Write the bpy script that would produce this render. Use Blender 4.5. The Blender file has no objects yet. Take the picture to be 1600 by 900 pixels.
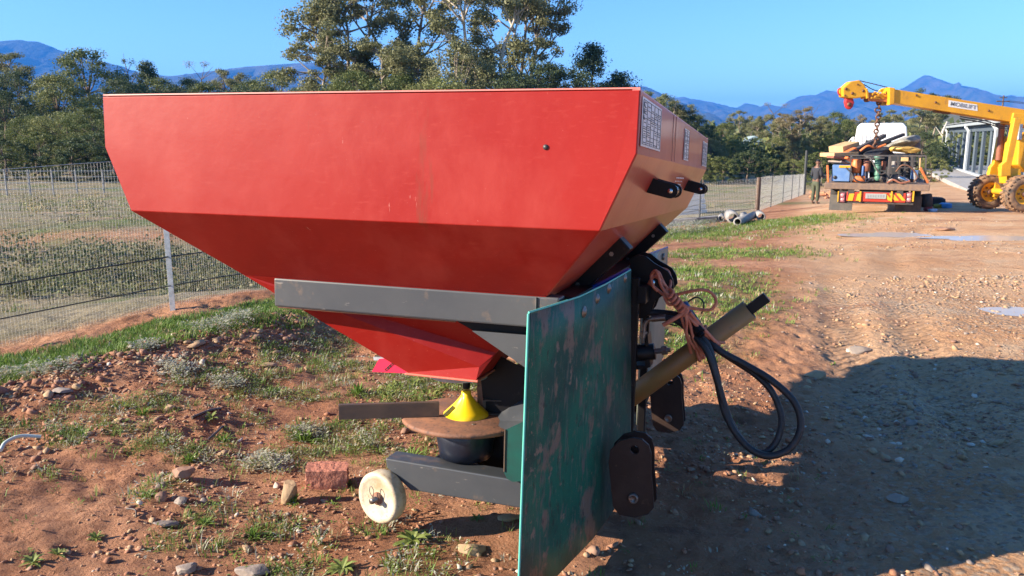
import bpy, bmesh, math, random
import numpy as np
from mathutils import Vector, Matrix
rnd = random.Random(7)
sc = bpy.context.scene
col = sc.collection
R = math.radians

# ------------------------------------------------------------------ camera
FP = 1230.0                                   # focal length in pixels of a 1600 wide frame
TH = math.atan(235 / FP)                      # downward pitch
CT, ST = math.cos(TH), math.sin(TH)
CAM = np.array([0.0, 0.0, 1.3])
cam_d = bpy.data.cameras.new('camera')
cam = bpy.data.objects.new('camera', cam_d); col.objects.link(cam)
cam_d.sensor_width = 36; cam_d.lens = FP / 1600 * 36
cam_d.clip_start = 0.05; cam_d.clip_end = 60000
cam_d.dof.use_dof = True; cam_d.dof.focus_distance = 2.4; cam_d.dof.aperture_fstop = 14.0
cam.location = CAM
cam.rotation_euler = (math.pi / 2 - TH, 0, 0)
sc.camera = cam

# ------------------------------------------------------------------ light
SUN_EL, SUN_AZ = 22.6, 12.5                    # elevation; heading of the light, degrees from +x towards +y
sx, sy = math.cos(R(SUN_AZ)), math.sin(R(SUN_AZ))
world = bpy.data.worlds.new('World'); sc.world = world; world.use_nodes = True
nt = world.node_tree; nt.nodes.clear()
sky = nt.nodes.new('ShaderNodeTexSky'); sky.sky_type = 'NISHITA'; sky.sun_disc = False
sky.sun_elevation = R(SUN_EL); sky.sun_rotation = math.atan2(-sx, -sy)
sky.air_density = 1.0; sky.dust_density = 0.1; sky.ozone_density = 2.6; sky.altitude = 2500
hs = nt.nodes.new('ShaderNodeHueSaturation'); hs.inputs['Saturation'].default_value = 1.17
bg = nt.nodes.new('ShaderNodeBackground'); bg.inputs['Strength'].default_value = 0.09
wo = nt.nodes.new('ShaderNodeOutputWorld')
nt.links.new(sky.outputs[0], hs.inputs['Color']); nt.links.new(hs.outputs[0], bg.inputs[0]); nt.links.new(bg.outputs[0], wo.inputs[0])
sd = bpy.data.lights.new('sun', 'SUN'); sd.energy = 5.0; sd.angle = R(0.55); sd.color = (1.0, 0.87, 0.70)
sun = bpy.data.objects.new('sun', sd); col.objects.link(sun)
ldir = Vector((sx * math.cos(R(SUN_EL)), sy * math.cos(R(SUN_EL)), -math.sin(R(SUN_EL))))
sun.rotation_euler = ldir.to_track_quat('-Z', 'Y').to_euler(); sun.location = (-20, -5, 20)
sc.view_settings.view_transform = 'Standard'; sc.view_settings.look = 'None'
sc.view_settings.exposure = 1.65; sc.view_settings.gamma = 1.0
sc.render.engine = 'CYCLES'
sc.cycles.max_bounces = 6; sc.cycles.diffuse_bounces = 3; sc.cycles.glossy_bounces = 3
sc.cycles.transparent_max_bounces = 8; sc.cycles.volume_bounces = 0; sc.cycles.use_denoising = True

# ------------------------------------------------------------------ helpers
def ray(px, py):
    u = (px - 800) / FP; v = (450 - py) / FP
    return np.array([u, CT + v * ST, -ST + v * CT])
def at(px, py, d): return CAM + ray(px, py) * d
def tag(o, label=None, cat=None, group=None, kind=None):
    if label: o['label'] = label
    if cat: o['category'] = cat
    if group: o['group'] = group
    if kind: o['kind'] = kind
    return o
def link(name, me, mat=None, parent=None):
    o = bpy.data.objects.new(name, me); col.objects.link(o)
    if mat is not None:
        for m in (mat if isinstance(mat, (list, tuple)) else [mat]): me.materials.append(m)
    if parent: o.parent = parent
    return o
def empty(name, loc=(0, 0, 0), rz=0):
    o = bpy.data.objects.new(name, None); col.objects.link(o); o.location = loc; o.rotation_euler.z = rz
    o.empty_display_size = .1
    return o
def bev(o, w=.003, seg=2):
    m = o.modifiers.new('bevel', 'BEVEL'); m.width = w; m.segments = seg; m.limit_method = 'ANGLE'; m.angle_limit = R(35)
    return o
class MB:
    """collects vertices and faces of one mesh object"""
    def __init__(s): s.v = []; s.f = []; s.mi = []; s.cur = 0; s.sm = []
    def add(s, vs, fs, smooth=False):
        n = len(s.v); s.v += [tuple(map(float, p)) for p in vs]
        for f in fs: s.f.append([n + i for i in f]); s.mi.append(s.cur); s.sm.append(smooth)
        return s
    def box(s, c, d, rot=None):
        c = np.array(c, float); d = np.array(d, float) / 2
        vs = []
        for x in (-1, 1):
            for y in (-1, 1):
                for z in (-1, 1):
                    p = np.array([x, y, z]) * d
                    if rot is not None: p = rot @ p
                    vs.append(c + p)
        return s.add(vs, [(0, 1, 3, 2), (4, 6, 7, 5), (0, 4, 5, 1), (2, 3, 7, 6), (0, 2, 6, 4), (1, 5, 7, 3)])
    def bar(s, p, q, w, h=None, up=(0, 0, 1)):
        """box-section bar from p to q, w wide, h along up"""
        p = np.array(p, float); q = np.array(q, float); h = h or w
        t = q - p; t /= np.linalg.norm(t); up = np.array(up, float)
        if abs(t @ up) > .98: up = np.array([1., 0, 0])
        sd_ = np.cross(t, up); sd_ /= np.linalg.norm(sd_); up = np.cross(sd_, t)
        vs = []
        for e in (p, q):
            for a_, b_ in ((-1, -1), (1, -1), (1, 1), (-1, 1)): vs.append(e + sd_ * a_ * w / 2 + up * b_ * h / 2)
        return s.add(vs, [(0, 3, 2, 1), (4, 5, 6, 7), (0, 1, 5, 4), (1, 2, 6, 5), (2, 3, 7, 6), (3, 0, 4, 7)])
    def tube(s, pts, r, n=8, cap=True):
        pts = [np.array(p, float) for p in pts]
        rs = r if isinstance(r, (list, tuple)) else [r] * len(pts)
        up = np.array([0, 0, 1.0]); rings = []
        prev = None
        for i, p in enumerate(pts):
            t = pts[min(i + 1, len(pts) - 1)] - pts[max(i - 1, 0)]; t = t / (np.linalg.norm(t) + 1e-12)
            if prev is None:
                u_ = np.cross(t, up if abs(t[2]) < .9 else np.array([1., 0, 0]))
            else: u_ = prev - t * (prev @ t)
            u_ /= np.linalg.norm(u_) + 1e-12; prev = u_; w_ = np.cross(t, u_)
            rings.append([p + rs[i] * (u_ * math.cos(k * 2 * math.pi / n) + w_ * math.sin(k * 2 * math.pi / n)) for k in range(n)])
        vs = [v for r_ in rings for v in r_]; fs = []
        for i in range(len(pts) - 1):
            for k in range(n): fs.append((i * n + k, i * n + (k + 1) % n, (i + 1) * n + (k + 1) % n, (i + 1) * n + k))
        s.add(vs, fs, True)
        if cap:
            s.add(rings[0], [tuple(range(n - 1, -1, -1))]); s.add(rings[-1], [tuple(range(n))])
        return s
    def lathe(s, c, axis, prof, n=24, smooth=True):
        """prof: (distance along axis, radius)"""
        c = np.array(c, float); ax = np.array(axis, float); ax /= np.linalg.norm(ax)
        u_ = np.cross(ax, np.array([0, 0, 1.]) if abs(ax[2]) < .9 else np.array([1., 0, 0])); u_ /= np.linalg.norm(u_); w_ = np.cross(ax, u_)
        vs = []; fs = []
        for (h, r_) in prof:
            for k in range(n): vs.append(c + ax * h + r_ * (u_ * math.cos(k * 2 * math.pi / n) + w_ * math.sin(k * 2 * math.pi / n)))
        for i in range(len(prof) - 1):
            for k in range(n): fs.append((i * n + k, i * n + (k + 1) % n, (i + 1) * n + (k + 1) % n, (i + 1) * n + k))
        return s.add(vs, fs, smooth)
    def prism(s, poly, off):
        """poly: 3-D points of one face, off: extrusion vector"""
        off = np.array(off, float); n = len(poly); a_ = [np.array(p, float) for p in poly]
        vs = a_ + [p + off for p in a_]
        fs = [tuple(range(n)), tuple(range(2 * n - 1, n - 1, -1))] + [(i, n + i, n + (i + 1) % n, (i + 1) % n) for i in range(n)]
        return s.add(vs, fs)
    def build(s, name, mat, parent=None, bevel=0, sub=None):
        me = bpy.data.meshes.new(name)
        v = s.v if sub is None else [tuple(np.array(p) - sub) for p in s.v]
        me.from_pydata(v, [], s.f)
        me.polygons.foreach_set('material_index', s.mi); me.polygons.foreach_set('use_smooth', s.sm)
        bm = bmesh.new(); bm.from_mesh(me); bmesh.ops.recalc_face_normals(bm, faces=bm.faces); bm.to_mesh(me); bm.free()
        me.update()
        o = link(name, me, mat, parent)
        if bevel: bev(o, bevel)
        return o
def spline(pts, n=8):
    P = [np.array(p, float) for p in pts]; P = [2 * P[0] - P[1]] + P + [2 * P[-1] - P[-2]]
    out = []
    for i in range(1, len(P) - 2):
        for k in range(n):
            t = k / n
            out.append(.5 * ((2 * P[i]) + (-P[i - 1] + P[i + 1]) * t + (2 * P[i - 1] - 5 * P[i] + 4 * P[i + 1] - P[i + 2]) * t * t + (-P[i - 1] + 3 * P[i] - 3 * P[i + 1] + P[i + 2]) * t ** 3))
    out.append(P[-2]); return out

# ------------------------------------------------------------------ materials
def mat(name, base, rough=.6, metal=0, noise=None, bump=None, coat=0, spec=None, layers=(), rvar=0):
    """noise: (scale, colour2, lo, hi); layers: more (scale, colour, lo, hi, stretch); bump: (scale, strength, distance)"""
    m = bpy.data.materials.new(name); m.use_nodes = True; t = m.node_tree; n = t.nodes; L = t.links
    bs = n['Principled BSDF']; bs.inputs['Roughness'].default_value = rough; bs.inputs['Metallic'].default_value = metal
    bs.inputs['Coat Weight'].default_value = coat; bs.inputs['Coat Roughness'].default_value = .12
    if spec is not None: bs.inputs['Specular IOR Level'].default_value = spec
    tc = n.new('ShaderNodeTexCoord')
    cur = None
    def rgb(c):
        r_ = n.new('ShaderNodeRGB'); r_.outputs[0].default_value = (*c, 1); return r_.outputs[0]
    cur = rgb(base); last = None
    for lay in ([noise] if noise else []) + list(layers):
        s_, c2, lo, hi = lay[:4]; st_ = lay[4] if len(lay) > 4 else (1, 1, 1)
        mp = n.new('ShaderNodeMapping'); mp.inputs['Scale'].default_value = st_; mp.inputs['Location'].default_value = (s_, s_ * .37, s_ * 1.9)
        L.new(tc.outputs['Object'], mp.inputs[0])
        nz = n.new('ShaderNodeTexNoise'); nz.inputs['Scale'].default_value = s_; nz.inputs['Detail'].default_value = 8; nz.inputs['Roughness'].default_value = .62
        L.new(mp.outputs[0], nz.inputs[0])
        mr = n.new('ShaderNodeMapRange'); mr.inputs[1].default_value = lo; mr.inputs[2].default_value = hi
        L.new(nz.outputs[0], mr.inputs[0])
        mx = n.new('ShaderNodeMix'); mx.data_type = 'RGBA'
        L.new(mr.outputs[0], mx.inputs[0]); L.new(cur, mx.inputs[6]); L.new(rgb(c2), mx.inputs[7]); cur = mx.outputs[2]; last = mr.outputs[0]
        if rvar:
            rr = n.new('ShaderNodeMapRange'); rr.inputs[3].default_value = rough; rr.inputs[4].default_value = min(1, rough + rvar)
            L.new(mr.outputs[0], rr.inputs[0]); L.new(rr.outputs[0], bs.inputs['Roughness'])
    L.new(cur, bs.inputs['Base Color'])
    if bump:
        bn = n.new('ShaderNodeTexNoise'); bn.inputs['Scale'].default_value = bump[0]; bn.inputs['Detail'].default_value = 6
        L.new(tc.outputs['Object'], bn.inputs[0])
        bp = n.new('ShaderNodeBump'); bp.inputs['Strength'].default_value = bump[1]; bp.inputs['Distance'].default_value = bump[2]
        L.new(bn.outputs[0], bp.inputs['Height']); L.new(bp.outputs[0], bs.inputs['Normal'])
    return m
M_red = mat('red_paint', (.29, .009, .006), .48, coat=.02, spec=.25, noise=(1.4, (.34, .018, .012), .40, .70), bump=(2.2, .35, .02), rvar=.2,
            layers=[(4, (.36, .034, .025), .50, .74, (1, 1, .6)), (90, (.34, .026, .018), .56, .74, (.3, 1, 1)), (13, (.30, .01, .01), .62, .8, (1, 1, 1)), (34, (.50, .20, .16), .70, .73, (1, 1, .2)), (150, (.52, .22, .18), .69, .74, (1, 1, 1)), (8, (.20, .03, .015), .66, .74, (1, 1, .12))])
M_redside = mat('red_paint_dusty', (.40, .035, .018), .42, coat=.26, noise=(2.5, (.50, .10, .05), .4, .75), bump=(3, .08, .01), rvar=.12,
            layers=[(9, (.28, .02, .015), .62, .8, (1, 1, .08)), (26, (.55, .24, .15), .62, .8, (1, 1, .06))])
M_grey = mat('anthracite_paint', (.044, .049, .057), .42, coat=.1, noise=(3, (.066, .070, .075), .4, .7), layers=[(50, (.22, .20, .18), .66, .72, (.3, 1, 1)), (8, (.17, .115, .08), .60, .74), (90, (.16, .09, .05), .70, .74)], bump=(4, .06, .01))
M_black = mat('black_paint', (.005, .0045, .0055), .45, spec=.22, noise=(6, (.012, .009, .009), .45, .7), layers=[(20, (.06, .04, .03), .62, .8)])
M_green = mat('green_shield_paint', (.010, .115, .068), .55, spec=.3, noise=(3.2, (.012, .062, .044), .42, .58), rvar=.15, bump=(40, .12, .002),
              layers=[(1.7, (.05, .075, .055), .48, .60, (1, 1, .6)), (7, (.17, .12, .085), .555, .61, (1, 1, .7)), (24, (.12, .11, .085), .56, .64, (1, 1, .25)), (16, (.19, .14, .10), .62, .66), (60, (.025, .03, .025), .56, .70, (1, 1, .4)), (120, (.20, .16, .13), .60, .70, (1, 1, .08)), (200, (.22, .17, .13), .62, .7)])
M_farshield = mat('faded_shield_paint', (.12, .145, .115), .5, noise=(4, (.20, .20, .15), .4, .6), layers=[(30, (.07, .09, .07), .55, .75, (1, 1, .12)), (50, (.24, .2, .15), .62, .8, (1, 1, .1))])
M_teal = mat('dark_teal_paint', (.004, .075, .06), .4, noise=(5, (.01, .05, .045), .4, .6))
M_blueedge = mat('blue_liner', (.01, .05, .3), .4)
M_rust = mat('rusty_steel', (.17, .085, .055), .75, noise=(14, (.27, .12, .065), .4, .65), layers=[(60, (.08, .045, .035), .55, .7), (130, (.34, .2, .13), .64, .75)], bump=(90, .5, .003))
M_vane = mat('worn_brown_steel', (.085, .06, .045), .5, noise=(12, (.15, .095, .06), .45, .7, (.2, 1, 1)), layers=[(50, (.22, .15, .09), .68, .8)], bump=(60, .3, .002))
M_yplas = mat('yellow_plastic', (.86, .55, .008), .38, noise=(10, (.8, .48, .02), .5, .8))
M_motor = mat('navy_gearbox_paint', (.008, .012, .024), .35, coat=.1, noise=(9, (.03, .035, .05), .5, .75))
M_cream = mat('cream_nylon', (.56, .48, .34), .55, noise=(14, (.40, .29, .17), .45, .68), layers=[(50, (.28, .17, .10), .56, .74)], bump=(50, .3, .003))
M_chrome = mat('bright_steel', (.6, .6, .6), .18, metal=1)
M_steel = mat('dull_bolt_steel', (.22, .2, .18), .45, metal=.8, noise=(60, (.2, .1, .06), .5, .7))
M_pink = mat('pink_scale_plate', (.78, .02, .07), .4)
M_tube = mat('tan_guard_tube', (.27, .13, .038), .5, noise=(7, (.22, .15, .05), .4, .7), layers=[(40, (.10, .07, .035), .62, .8)])
M_rubber = mat('black_rubber', (.018, .016, .017), .55, noise=(30, (.05, .042, .04), .5, .75), bump=(160, .3, .002))
M_twine = mat('orange_baler_twine', (.50, .15, .08), .75, noise=(25, (.62, .25, .16), .4, .7), bump=(300, .6, .002))
M_sticker = mat('foil_sticker', (.78, .74, .73), .35, noise=(40, (.6, .55, .53), .4, .7))
M_ink = mat('dark_print', (.03, .028, .03), .5)
M_bluecap = mat('blue_connector', (.02, .06, .16), .4)
M_galv = mat('galvanised_steel', (.36, .40, .44), .4, metal=.5, noise=(20, (.5, .54, .58), .4, .6))
M_wire = mat('fence_wire', (.50, .50, .48), .5, metal=.2)
M_lug = mat('brown_black_plate', (.026, .016, .014), .45, spec=.3, noise=(9, (.045, .028, .022), .45, .7), layers=[(30, (.10, .06, .04), .64, .76)])
M_wood = mat('weathered_post_wood', (.10, .065, .05), .85, noise=(8, (.16, .11, .08), .4, .7, (1, 1, .2)))
M_darkpost = mat('dark_post_paint', (.045, .05, .05), .7)
M_conc = mat('grey_concrete', (.34, .33, .31), .85, noise=(10, (.24, .22, .2), .4, .7), bump=(40, .3, .004))
M_white = mat('white_vehicle_paint', (.80, .80, .80), .3, coat=.3, noise=(4, (.72, .71, .69), .5, .8))
M_glass = mat('dark_glass', (.02, .03, .035), .06, spec=.8)
M_cy = mat('crane_yellow', (.74, .36, .015), .45, noise=(2.5, (.60, .28, .02), .4, .7), layers=[(5, (.38, .19, .05), .58, .78), (20, (.25, .14, .07), .64, .76)])
M_cor = mat('primer_orange', (.55, .19, .06), .6, noise=(8, (.4, .14, .06), .4, .7))
M_hook = mat('red_hook_paint', (.5, .03, .03), .5, noise=(9, (.3, .03, .03), .4, .7))
M_chain = mat('rusty_chain', (.11, .065, .05), .6, metal=.4, noise=(40, (.2, .09, .05), .4, .6))
M_tyre = mat('muddy_tyre', (.05, .043, .04), .85, noise=(5, (.30, .17, .09), .36, .62), bump=(30, .4, .01))
M_tyre2 = mat('dark_tyre', (.03, .028, .027), .8, noise=(6, (.1, .07, .05), .5, .7))
M_signw = mat('white_sign', (.74, .74, .72), .5)
M_signt = mat('grey_lettering', (.22, .23, .24), .5)
M_truck = mat('truck_underbody', (.04, .036, .034), .7, noise=(6, (.09, .065, .05), .45, .7))
M_flap = mat('mudflap_rubber', (.09, .085, .08), .8, noise=(6, (.15, .13, .11), .4, .7))
M_chevR = mat('red_reflector', (.45, .04, .02), .4)
M_chevY = mat('yellow_reflector', (.68, .34, .02), .4)
M_tail = mat('tail_light_plastic', (.22, .07, .09), .3)
M_plate = mat('number_plate', (.30, .31, .30), .5)
M_deck = mat('worn_deck_edge', (.16, .11, .085), .75, noise=(10, (.25, .16, .1), .4, .7))
M_tan = mat('tan_board', (.58, .38, .18), .7, noise=(6, (.45, .28, .13), .4, .7))
M_obag = mat('orange_plastic', (.68, .19, .05), .5, noise=(9, (.5, .13, .04), .4, .7))
M_bluebox = mat('blue_toolbox_paint', (.10, .20, .42), .4, noise=(6, (.16, .26, .45), .4, .7), layers=[(25, (.2, .16, .13), .66, .8)])
M_tarp = mat('dusty_tarp', (.34, .32, .26), .7, noise=(5, (.2, .19, .16), .42, .62), bump=(8, .8, .05))
M_dark = mat('dark_scrap_steel', (.05, .048, .05), .6, noise=(9, (.1, .08, .07), .4, .7))
M_gdrum = mat('green_pump_paint', (.08, .2, .14), .5)
M_brown = mat('brown_drum_paint', (.28, .10, .055), .6, noise=(9, (.2, .08, .05), .4, .7))
M_jacket = mat('charcoal_jacket_cloth', (.028, .03, .038), .9)
M_trouser = mat('olive_trouser_cloth', (.085, .095, .055), .9, noise=(9, (.06, .07, .045), .4, .6))
M_beanie = mat('black_beanie_wool', (.015, .015, .02), .95)
M_shoe = mat('dusty_boot', (.12, .08, .06), .8)
M_skin = mat('brown_skin', (.16, .075, .045), .55)
M_brick = mat('crumbling_red_brick', (.48, .19, .12), .9, noise=(5, (.42, .16, .10), .4, .65), layers=[(90, (.58, .32, .23), .6, .74)], bump=(45, .9, .012))
M_stoneT = mat('tan_stone', (.40, .27, .15), .85, noise=(8, (.32, .19, .11), .4, .7), bump=(25, .6, .01))
M_slab = mat('dusty_slab', (.30, .20, .14), .9, noise=(6, (.22, .14, .10), .4, .7), bump=(18, .6, .02))
M_clod = mat('soil_clod', (.34, .165, .095), .95, noise=(9, (.25, .11, .06), .4, .7), bump=(40, .5, .01))
M_stoneG = mat('grey_stone', (.29, .235, .19), .85, noise=(8, (.2, .15, .12), .4, .7), bump=(25, .6, .01))
M_stoneB = mat('brown_stone', (.24, .13, .085), .85, noise=(9, (.34, .2, .13), .4, .7), bump=(25, .6, .01))
M_stoneW = mat('pale_pebble', (.55, .47, .38), .8)

# ------------------------------------------------------------------ terrain
def vnoise(x, y, s=0):
    x = np.asarray(x, float) + s * 17.31; y = np.asarray(y, float) + s * 9.17
    xi = np.floor(x); yi = np.floor(y); fx = x - xi; fy = y - yi
    fx = fx * fx * (3 - 2 * fx); fy = fy * fy * (3 - 2 * fy)
    def h(a_, b_):
        k = (a_.astype(np.int64) * 374761393 + b_.astype(np.int64) * 668265263 + s * 974711) & 0xffffffff
        k = ((k ^ (k >> 13)) * 1274126177) & 0xffffffff
        return ((k ^ (k >> 16)) & 0xffff) / 65535.0
    return (h(xi, yi) * (1 - fx) + h(xi + 1, yi) * fx) * (1 - fy) + (h(xi, yi + 1) * (1 - fx) + h(xi + 1, yi + 1) * fx) * fy
def fbm(x, y, o=4, s=0, g=.5):
    a_ = 1; t = 0; w = 0
    for i in range(o): t = t + a_ * vnoise(x * 2 ** i, y * 2 ** i, s + i * 3); w += a_; a_ *= g
    return t / w
CP = np.array([(-3, 1, -.12), (0, 1, -.12), (3, 1, -.12), (-1, 2.5, -.10), (.3, 2.2, -.12), (-.7, 3, -.09), (.7, 4, -.2), (2.5, 2.5, -.1), (2.5, 4.5, -.24), (4, 4, -.2), (5, 2, -.08),
    (0, -4, -.1), (-5, -4, -.05), (5, -4, -.05), (-2.7, 3.7, -.06), (-1.7, 5.3, -.08), (-3.5, 5.2, -.12), (-2.7, 6.1, -.03), (-4.5, 4, -.14), (-1.2, 8.5, -.2), (0, 10, -.35), (2.3, 16, -.78),
    (5.6, 23, -1.17), (8.2, 26.3, -1.2), (10.4, 31, -1.35), (16.7, 45, -1.9), (4, 13, -.5), (5, 8, -.24), (7, 13, -.38), (9, 19.8, -.55), (12.6, 19.8, -.56), (12.6, 21.3, -.65), (12.5, 27, -.85), (12, 31.2, -1.27),
    (16, 30, -1.1), (22, 30, -1.1), (20, 20, -.6), (12, 10, -.2), (20, 10, -.1), (35.6, 59, -2.1), (41, 73, -2.1), (49, 90, -2.1), (25, 50, -1.95), (30, 90, -2.2), (60, 60, -2.),
    (-4.3, 8.5, -.5), (-6, 11.3, -.85), (-9, 11.3, -.85), (-3, 11.5, -.85), (-8, 14.6, -.38), (-5.5, 14.8, -.42), (-11, 14.6, -.35), (0, 18, -.95), (-20, 30, -1.15), (-27, 42, -1.6), (-18, 43, -1.65), (0, 45, -1.9),
    (-60, 90, -1.5), (-30, 90, -1.6), (0, 80, -1.9), (-60, 40, -1), (-20, 5, -.1), (-20, 15, -.4), (20, 75, -2.2), (40, 120, -3), (60, 120, -3), (100, 130, -3), (0, 120, -3), (-80, 130, -2), (0, -20, 0), (-30, -20, .2), (30, -20, 0)])
def _k(d2): return np.sqrt(d2 + 1.2)
_n = len(CP); _A = np.zeros((_n + 3, _n + 3))
_A[:_n, :_n] = _k(((CP[:, None, :2] - CP[None, :, :2]) ** 2).sum(-1)); _A[:_n, _n] = 1; _A[:_n, _n + 1:] = CP[:, :2]; _A[_n:, :_n] = _A[:_n, _n:].T
_W = np.linalg.solve(_A + np.diag([-.02] * _n + [0] * 3), np.r_[CP[:, 2], 0, 0, 0])
def base(x, y):
    x = np.atleast_1d(np.asarray(x, float)); y = np.atleast_1d(np.asarray(y, float)); sh = x.shape; x = x.ravel(); y = y.ravel()
    z = _W[_n] + _W[_n + 1] * np.clip(x, -150, 150) + _W[_n + 2] * np.clip(y, -60, 150)
    for i in range(_n): z = z + _W[i] * _k((x - CP[i, 0]) ** 2 + (y - CP[i, 1]) ** 2)
    r = np.hypot(x, y); w = np.clip((r - 110) / 120, 0, 1); w = w * w * (3 - 2 * w)
    z = z * (1 - w) + (-3.6) * w
    return z.reshape(sh)
def smooth(e0, e1, v): t = np.clip((v - e0) / (e1 - e0), 0, 1); return t * t * (3 - 2 * t)
FENCE = [(-9.5, -2.0), (-6.2, 2.0), (-3.45, 5.2), (-2.69, 6.1), (0.1, 11.2), (2.4, 16.3), (5.62, 23.3), (8.24, 26.5), (16.75, 45.4)]
def fence_side(x, y):
    """positive on the far (field) side of the fence, metres"""
    best = np.full(x.shape, 1e9); sg = np.zeros(x.shape)
    for (x0, y0), (x1, y1) in zip(FENCE[:-1], FENCE[1:]):
        dx, dy = x1 - x0, y1 - y0; L2 = dx * dx + dy * dy
        t = np.clip(((x - x0) * dx + (y - y0) * dy) / L2, 0, 1)
        d = np.hypot(x - x0 - t * dx, y - y0 - t * dy); s_ = np.sign(-(x - x0) * dy + (y - y0) * dx)
        m_ = d < best; best = np.where(m_, d, best); sg = np.where(m_, s_, sg)
    return best * sg
PUDDLES = [(at(1583, 484, 1)[0], 0)]
def road_w(x, y):
    """1 on the compacted track to the right, 0 on the weedy soil"""
    edge = .55 + .30 * y + .35 * (fbm(x * .8, y * .8, 3, 5) - .5) * 2
    edge = np.where(y > 8, .55 + .30 * y + (y - 8) * .06, edge)
    return smooth(-.5, .5, x - edge) 
_pud = []
RUTS = [[(1.9, 3.9), (2.6, 6.0), (3.75, 9.0), (5.6, 13.5), (8.2, 18.0)], [(2.35, 3.7), (3.15, 5.9), (4.35, 8.9), (6.35, 13.2), (9.4, 17.6)], [(3.3, 3.9), (4.6, 6.4), (7.0, 9.6), (11, 13.5)], [(4.0, 3.7), (5.5, 6.0), (8.2, 9.0), (12.5, 12.6)]]
def rut(x, y):
    """wheel ruts pressed into the soft track"""
    m_ = np.zeros(x.shape)
    for line in RUTS:
        for (x0, y0), (x1, y1) in zip(line[:-1], line[1:]):
            dx, dy = x1 - x0, y1 - y0; t = np.clip(((x - x0) * dx + (y - y0) * dy) / (dx * dx + dy * dy), 0, 1)
            d = np.hypot(x - x0 - t * dx, y - y0 - t * dy); m_ = np.maximum(m_, np.exp(-(d / .17) ** 4))
    return m_ * smooth(.35, .55, vnoise(x * .5, y * .35, 61) * .6 + .25)
def terrain(x, y, lod=None):
    x = np.atleast_1d(np.asarray(x, float)); y = np.atleast_1d(np.asarray(y, float))
    z = base(x, y); r = np.hypot(x, y - 1)
    if lod is None: lod = .022 + np.clip(r - 5, 0, None) * .045
    rw = road_w(x, y); fs = fence_side(x, y); left = (1 - rw)
    f1 = smooth(.5, .12, lod); f2 = smooth(.16, .05, lod); f3 = smooth(.08, .03, lod)
    z = z + (fbm(x * 1.3, y * 1.3, 3, 1) - .5) * .10 * (.35 + .65 * left) * f1
    z = z + (fbm(x * 5, y * 5, 3, 2) - .5) * .05 * (.35 + .65 * left) * f2
    rg = 1 - np.abs(2 * fbm(x * 13, y * 13, 3, 3) - 1)
    z = z + (rg - .75) * .027 * (.35 + .65 * left) * f3 + (fbm(x * 36, y * 36, 2, 4) - .5) * .016 * f3
    # rubble berm between the machine yard and the grass strip
    ax_, ay_, bx_, by_ = -3.1, 3.1, -1.45, 5.9
    t = np.clip(((x - ax_) * (bx_ - ax_) + (y - ay_) * (by_ - ay_)) / ((bx_ - ax_) ** 2 + (by_ - ay_) ** 2), -.4, 1.3)
    d = np.hypot(x - ax_ - t * (bx_ - ax_), y - ay_ - t * (by_ - ay_))
    z = z + .09 * np.exp(-(d / .38) ** 2)
    # hard road patches ripple
    z = z + rw * (fbm(x * .5, y * .9, 2, 8) - .5) * .05 * f1
    z = z - rut(x, y) * .035 * f1
    for (qx, qy, rx_, ry_, pz) in _pud:
        m_ = np.exp(-(((x - qx) / (rx_ * 1.5)) ** 2 + ((y - qy) / (ry_ * 1.5)) ** 2) ** 2); z = z * (1 - m_) + (pz - .012) * m_
    # soil scuffed level where the machine stands
    m_ = np.exp(-((x + .35) / 1.0) ** 4 - ((y - 3.4) / 1.6) ** 4) * .75
    z = z * (1 - m_) + (-.125 - .02 * (y - 2.5)+ (fbm(x * 7, y * 7, 4, 12) - .5) * .03) * m_
    return z
def gz(x, y): return float(terrain(np.array([x]), np.array([y]))[0])
def hit(px, py, fn=base):
    r = ray(px, py); d = 1.2; pd = d
    while d < 900:
        P = CAM + r * d
        if P[2] < float(fn(P[0], P[1])[0]): break
        pd = d; d *= 1.02
    lo, hi = pd, d
    for _ in range(18):
        m_ = (lo + hi) / 2; P = CAM + r * m_
        if P[2] < float(fn(P[0], P[1])[0]): hi = m_
        else: lo = m_
    return CAM + r * hi
for (px, py, rx_, ry_) in ((1592, 484, .28, .16), (1398, 366, .8, .32), (1560, 371, 1.0, .30)):
    P = hit(px, py); _pud.append((P[0], P[1], rx_, ry_, P[2] - .01))
def graded(lo, a_, b_, hi, st_, g):
    out = list(np.arange(a_, b_, st_)); s_ = st_; v = out[-1]
    while v < hi: s_ *= g; v += s_; out.append(v)
    s_ = st_; v = out[0]; pre = []
    while v > lo: s_ *= g; v -= s_; pre.append(v)
    return np.array(pre[::-1] + out)
def blob(x, y, L):
    m_ = np.zeros(x.shape)
    for (px, py, r_) in L:
        P = _bc.setdefault((px, py), hit(px, py)); m_ = np.maximum(m_, np.exp(-(((x - P[0]) / r_) ** 2 + ((y - P[1]) / r_) ** 2)))
    return m_
_bc = {}
GREEN_R = [(1130, 395, .9), (1090, 400, .6), (1190, 398, .6), (1120, 430, .5), (1100, 460, .6), (1140, 445, .45), (1075, 500, .5), (1060, 420, .6), (1070, 366, 1.6), (1110, 362, 1.4), (1230, 346, 1.2), (1200, 352, 1.0), (1060, 540, .35), (1160, 480, .3), (1225, 318, 1.6)]
GREEN_L = [(230, 640, .2), (300, 600, .22), (440, 530, .3), (520, 560, .3), (420, 600, .3), (640, 570, .35), (600, 610, .4), (500, 650, .3), (650, 640, .35), (560, 690, .3), (470, 690, .25), (120, 690, .2), (40, 740, .2), (240, 700, .14), (300, 710, .12),
           (160, 690, .14), (20, 650, .3), (350, 830, .16), (460, 820, .2), (560, 870, .25), (520, 850, .2), (400, 560, .25), (350, 680, .12), (250, 770, .1), (450, 870, .2), (330, 800, .1), (620, 850, .15), (540, 620, .3), (720, 590, .4), (590, 520, .3), (680, 600, .3)]
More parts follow.
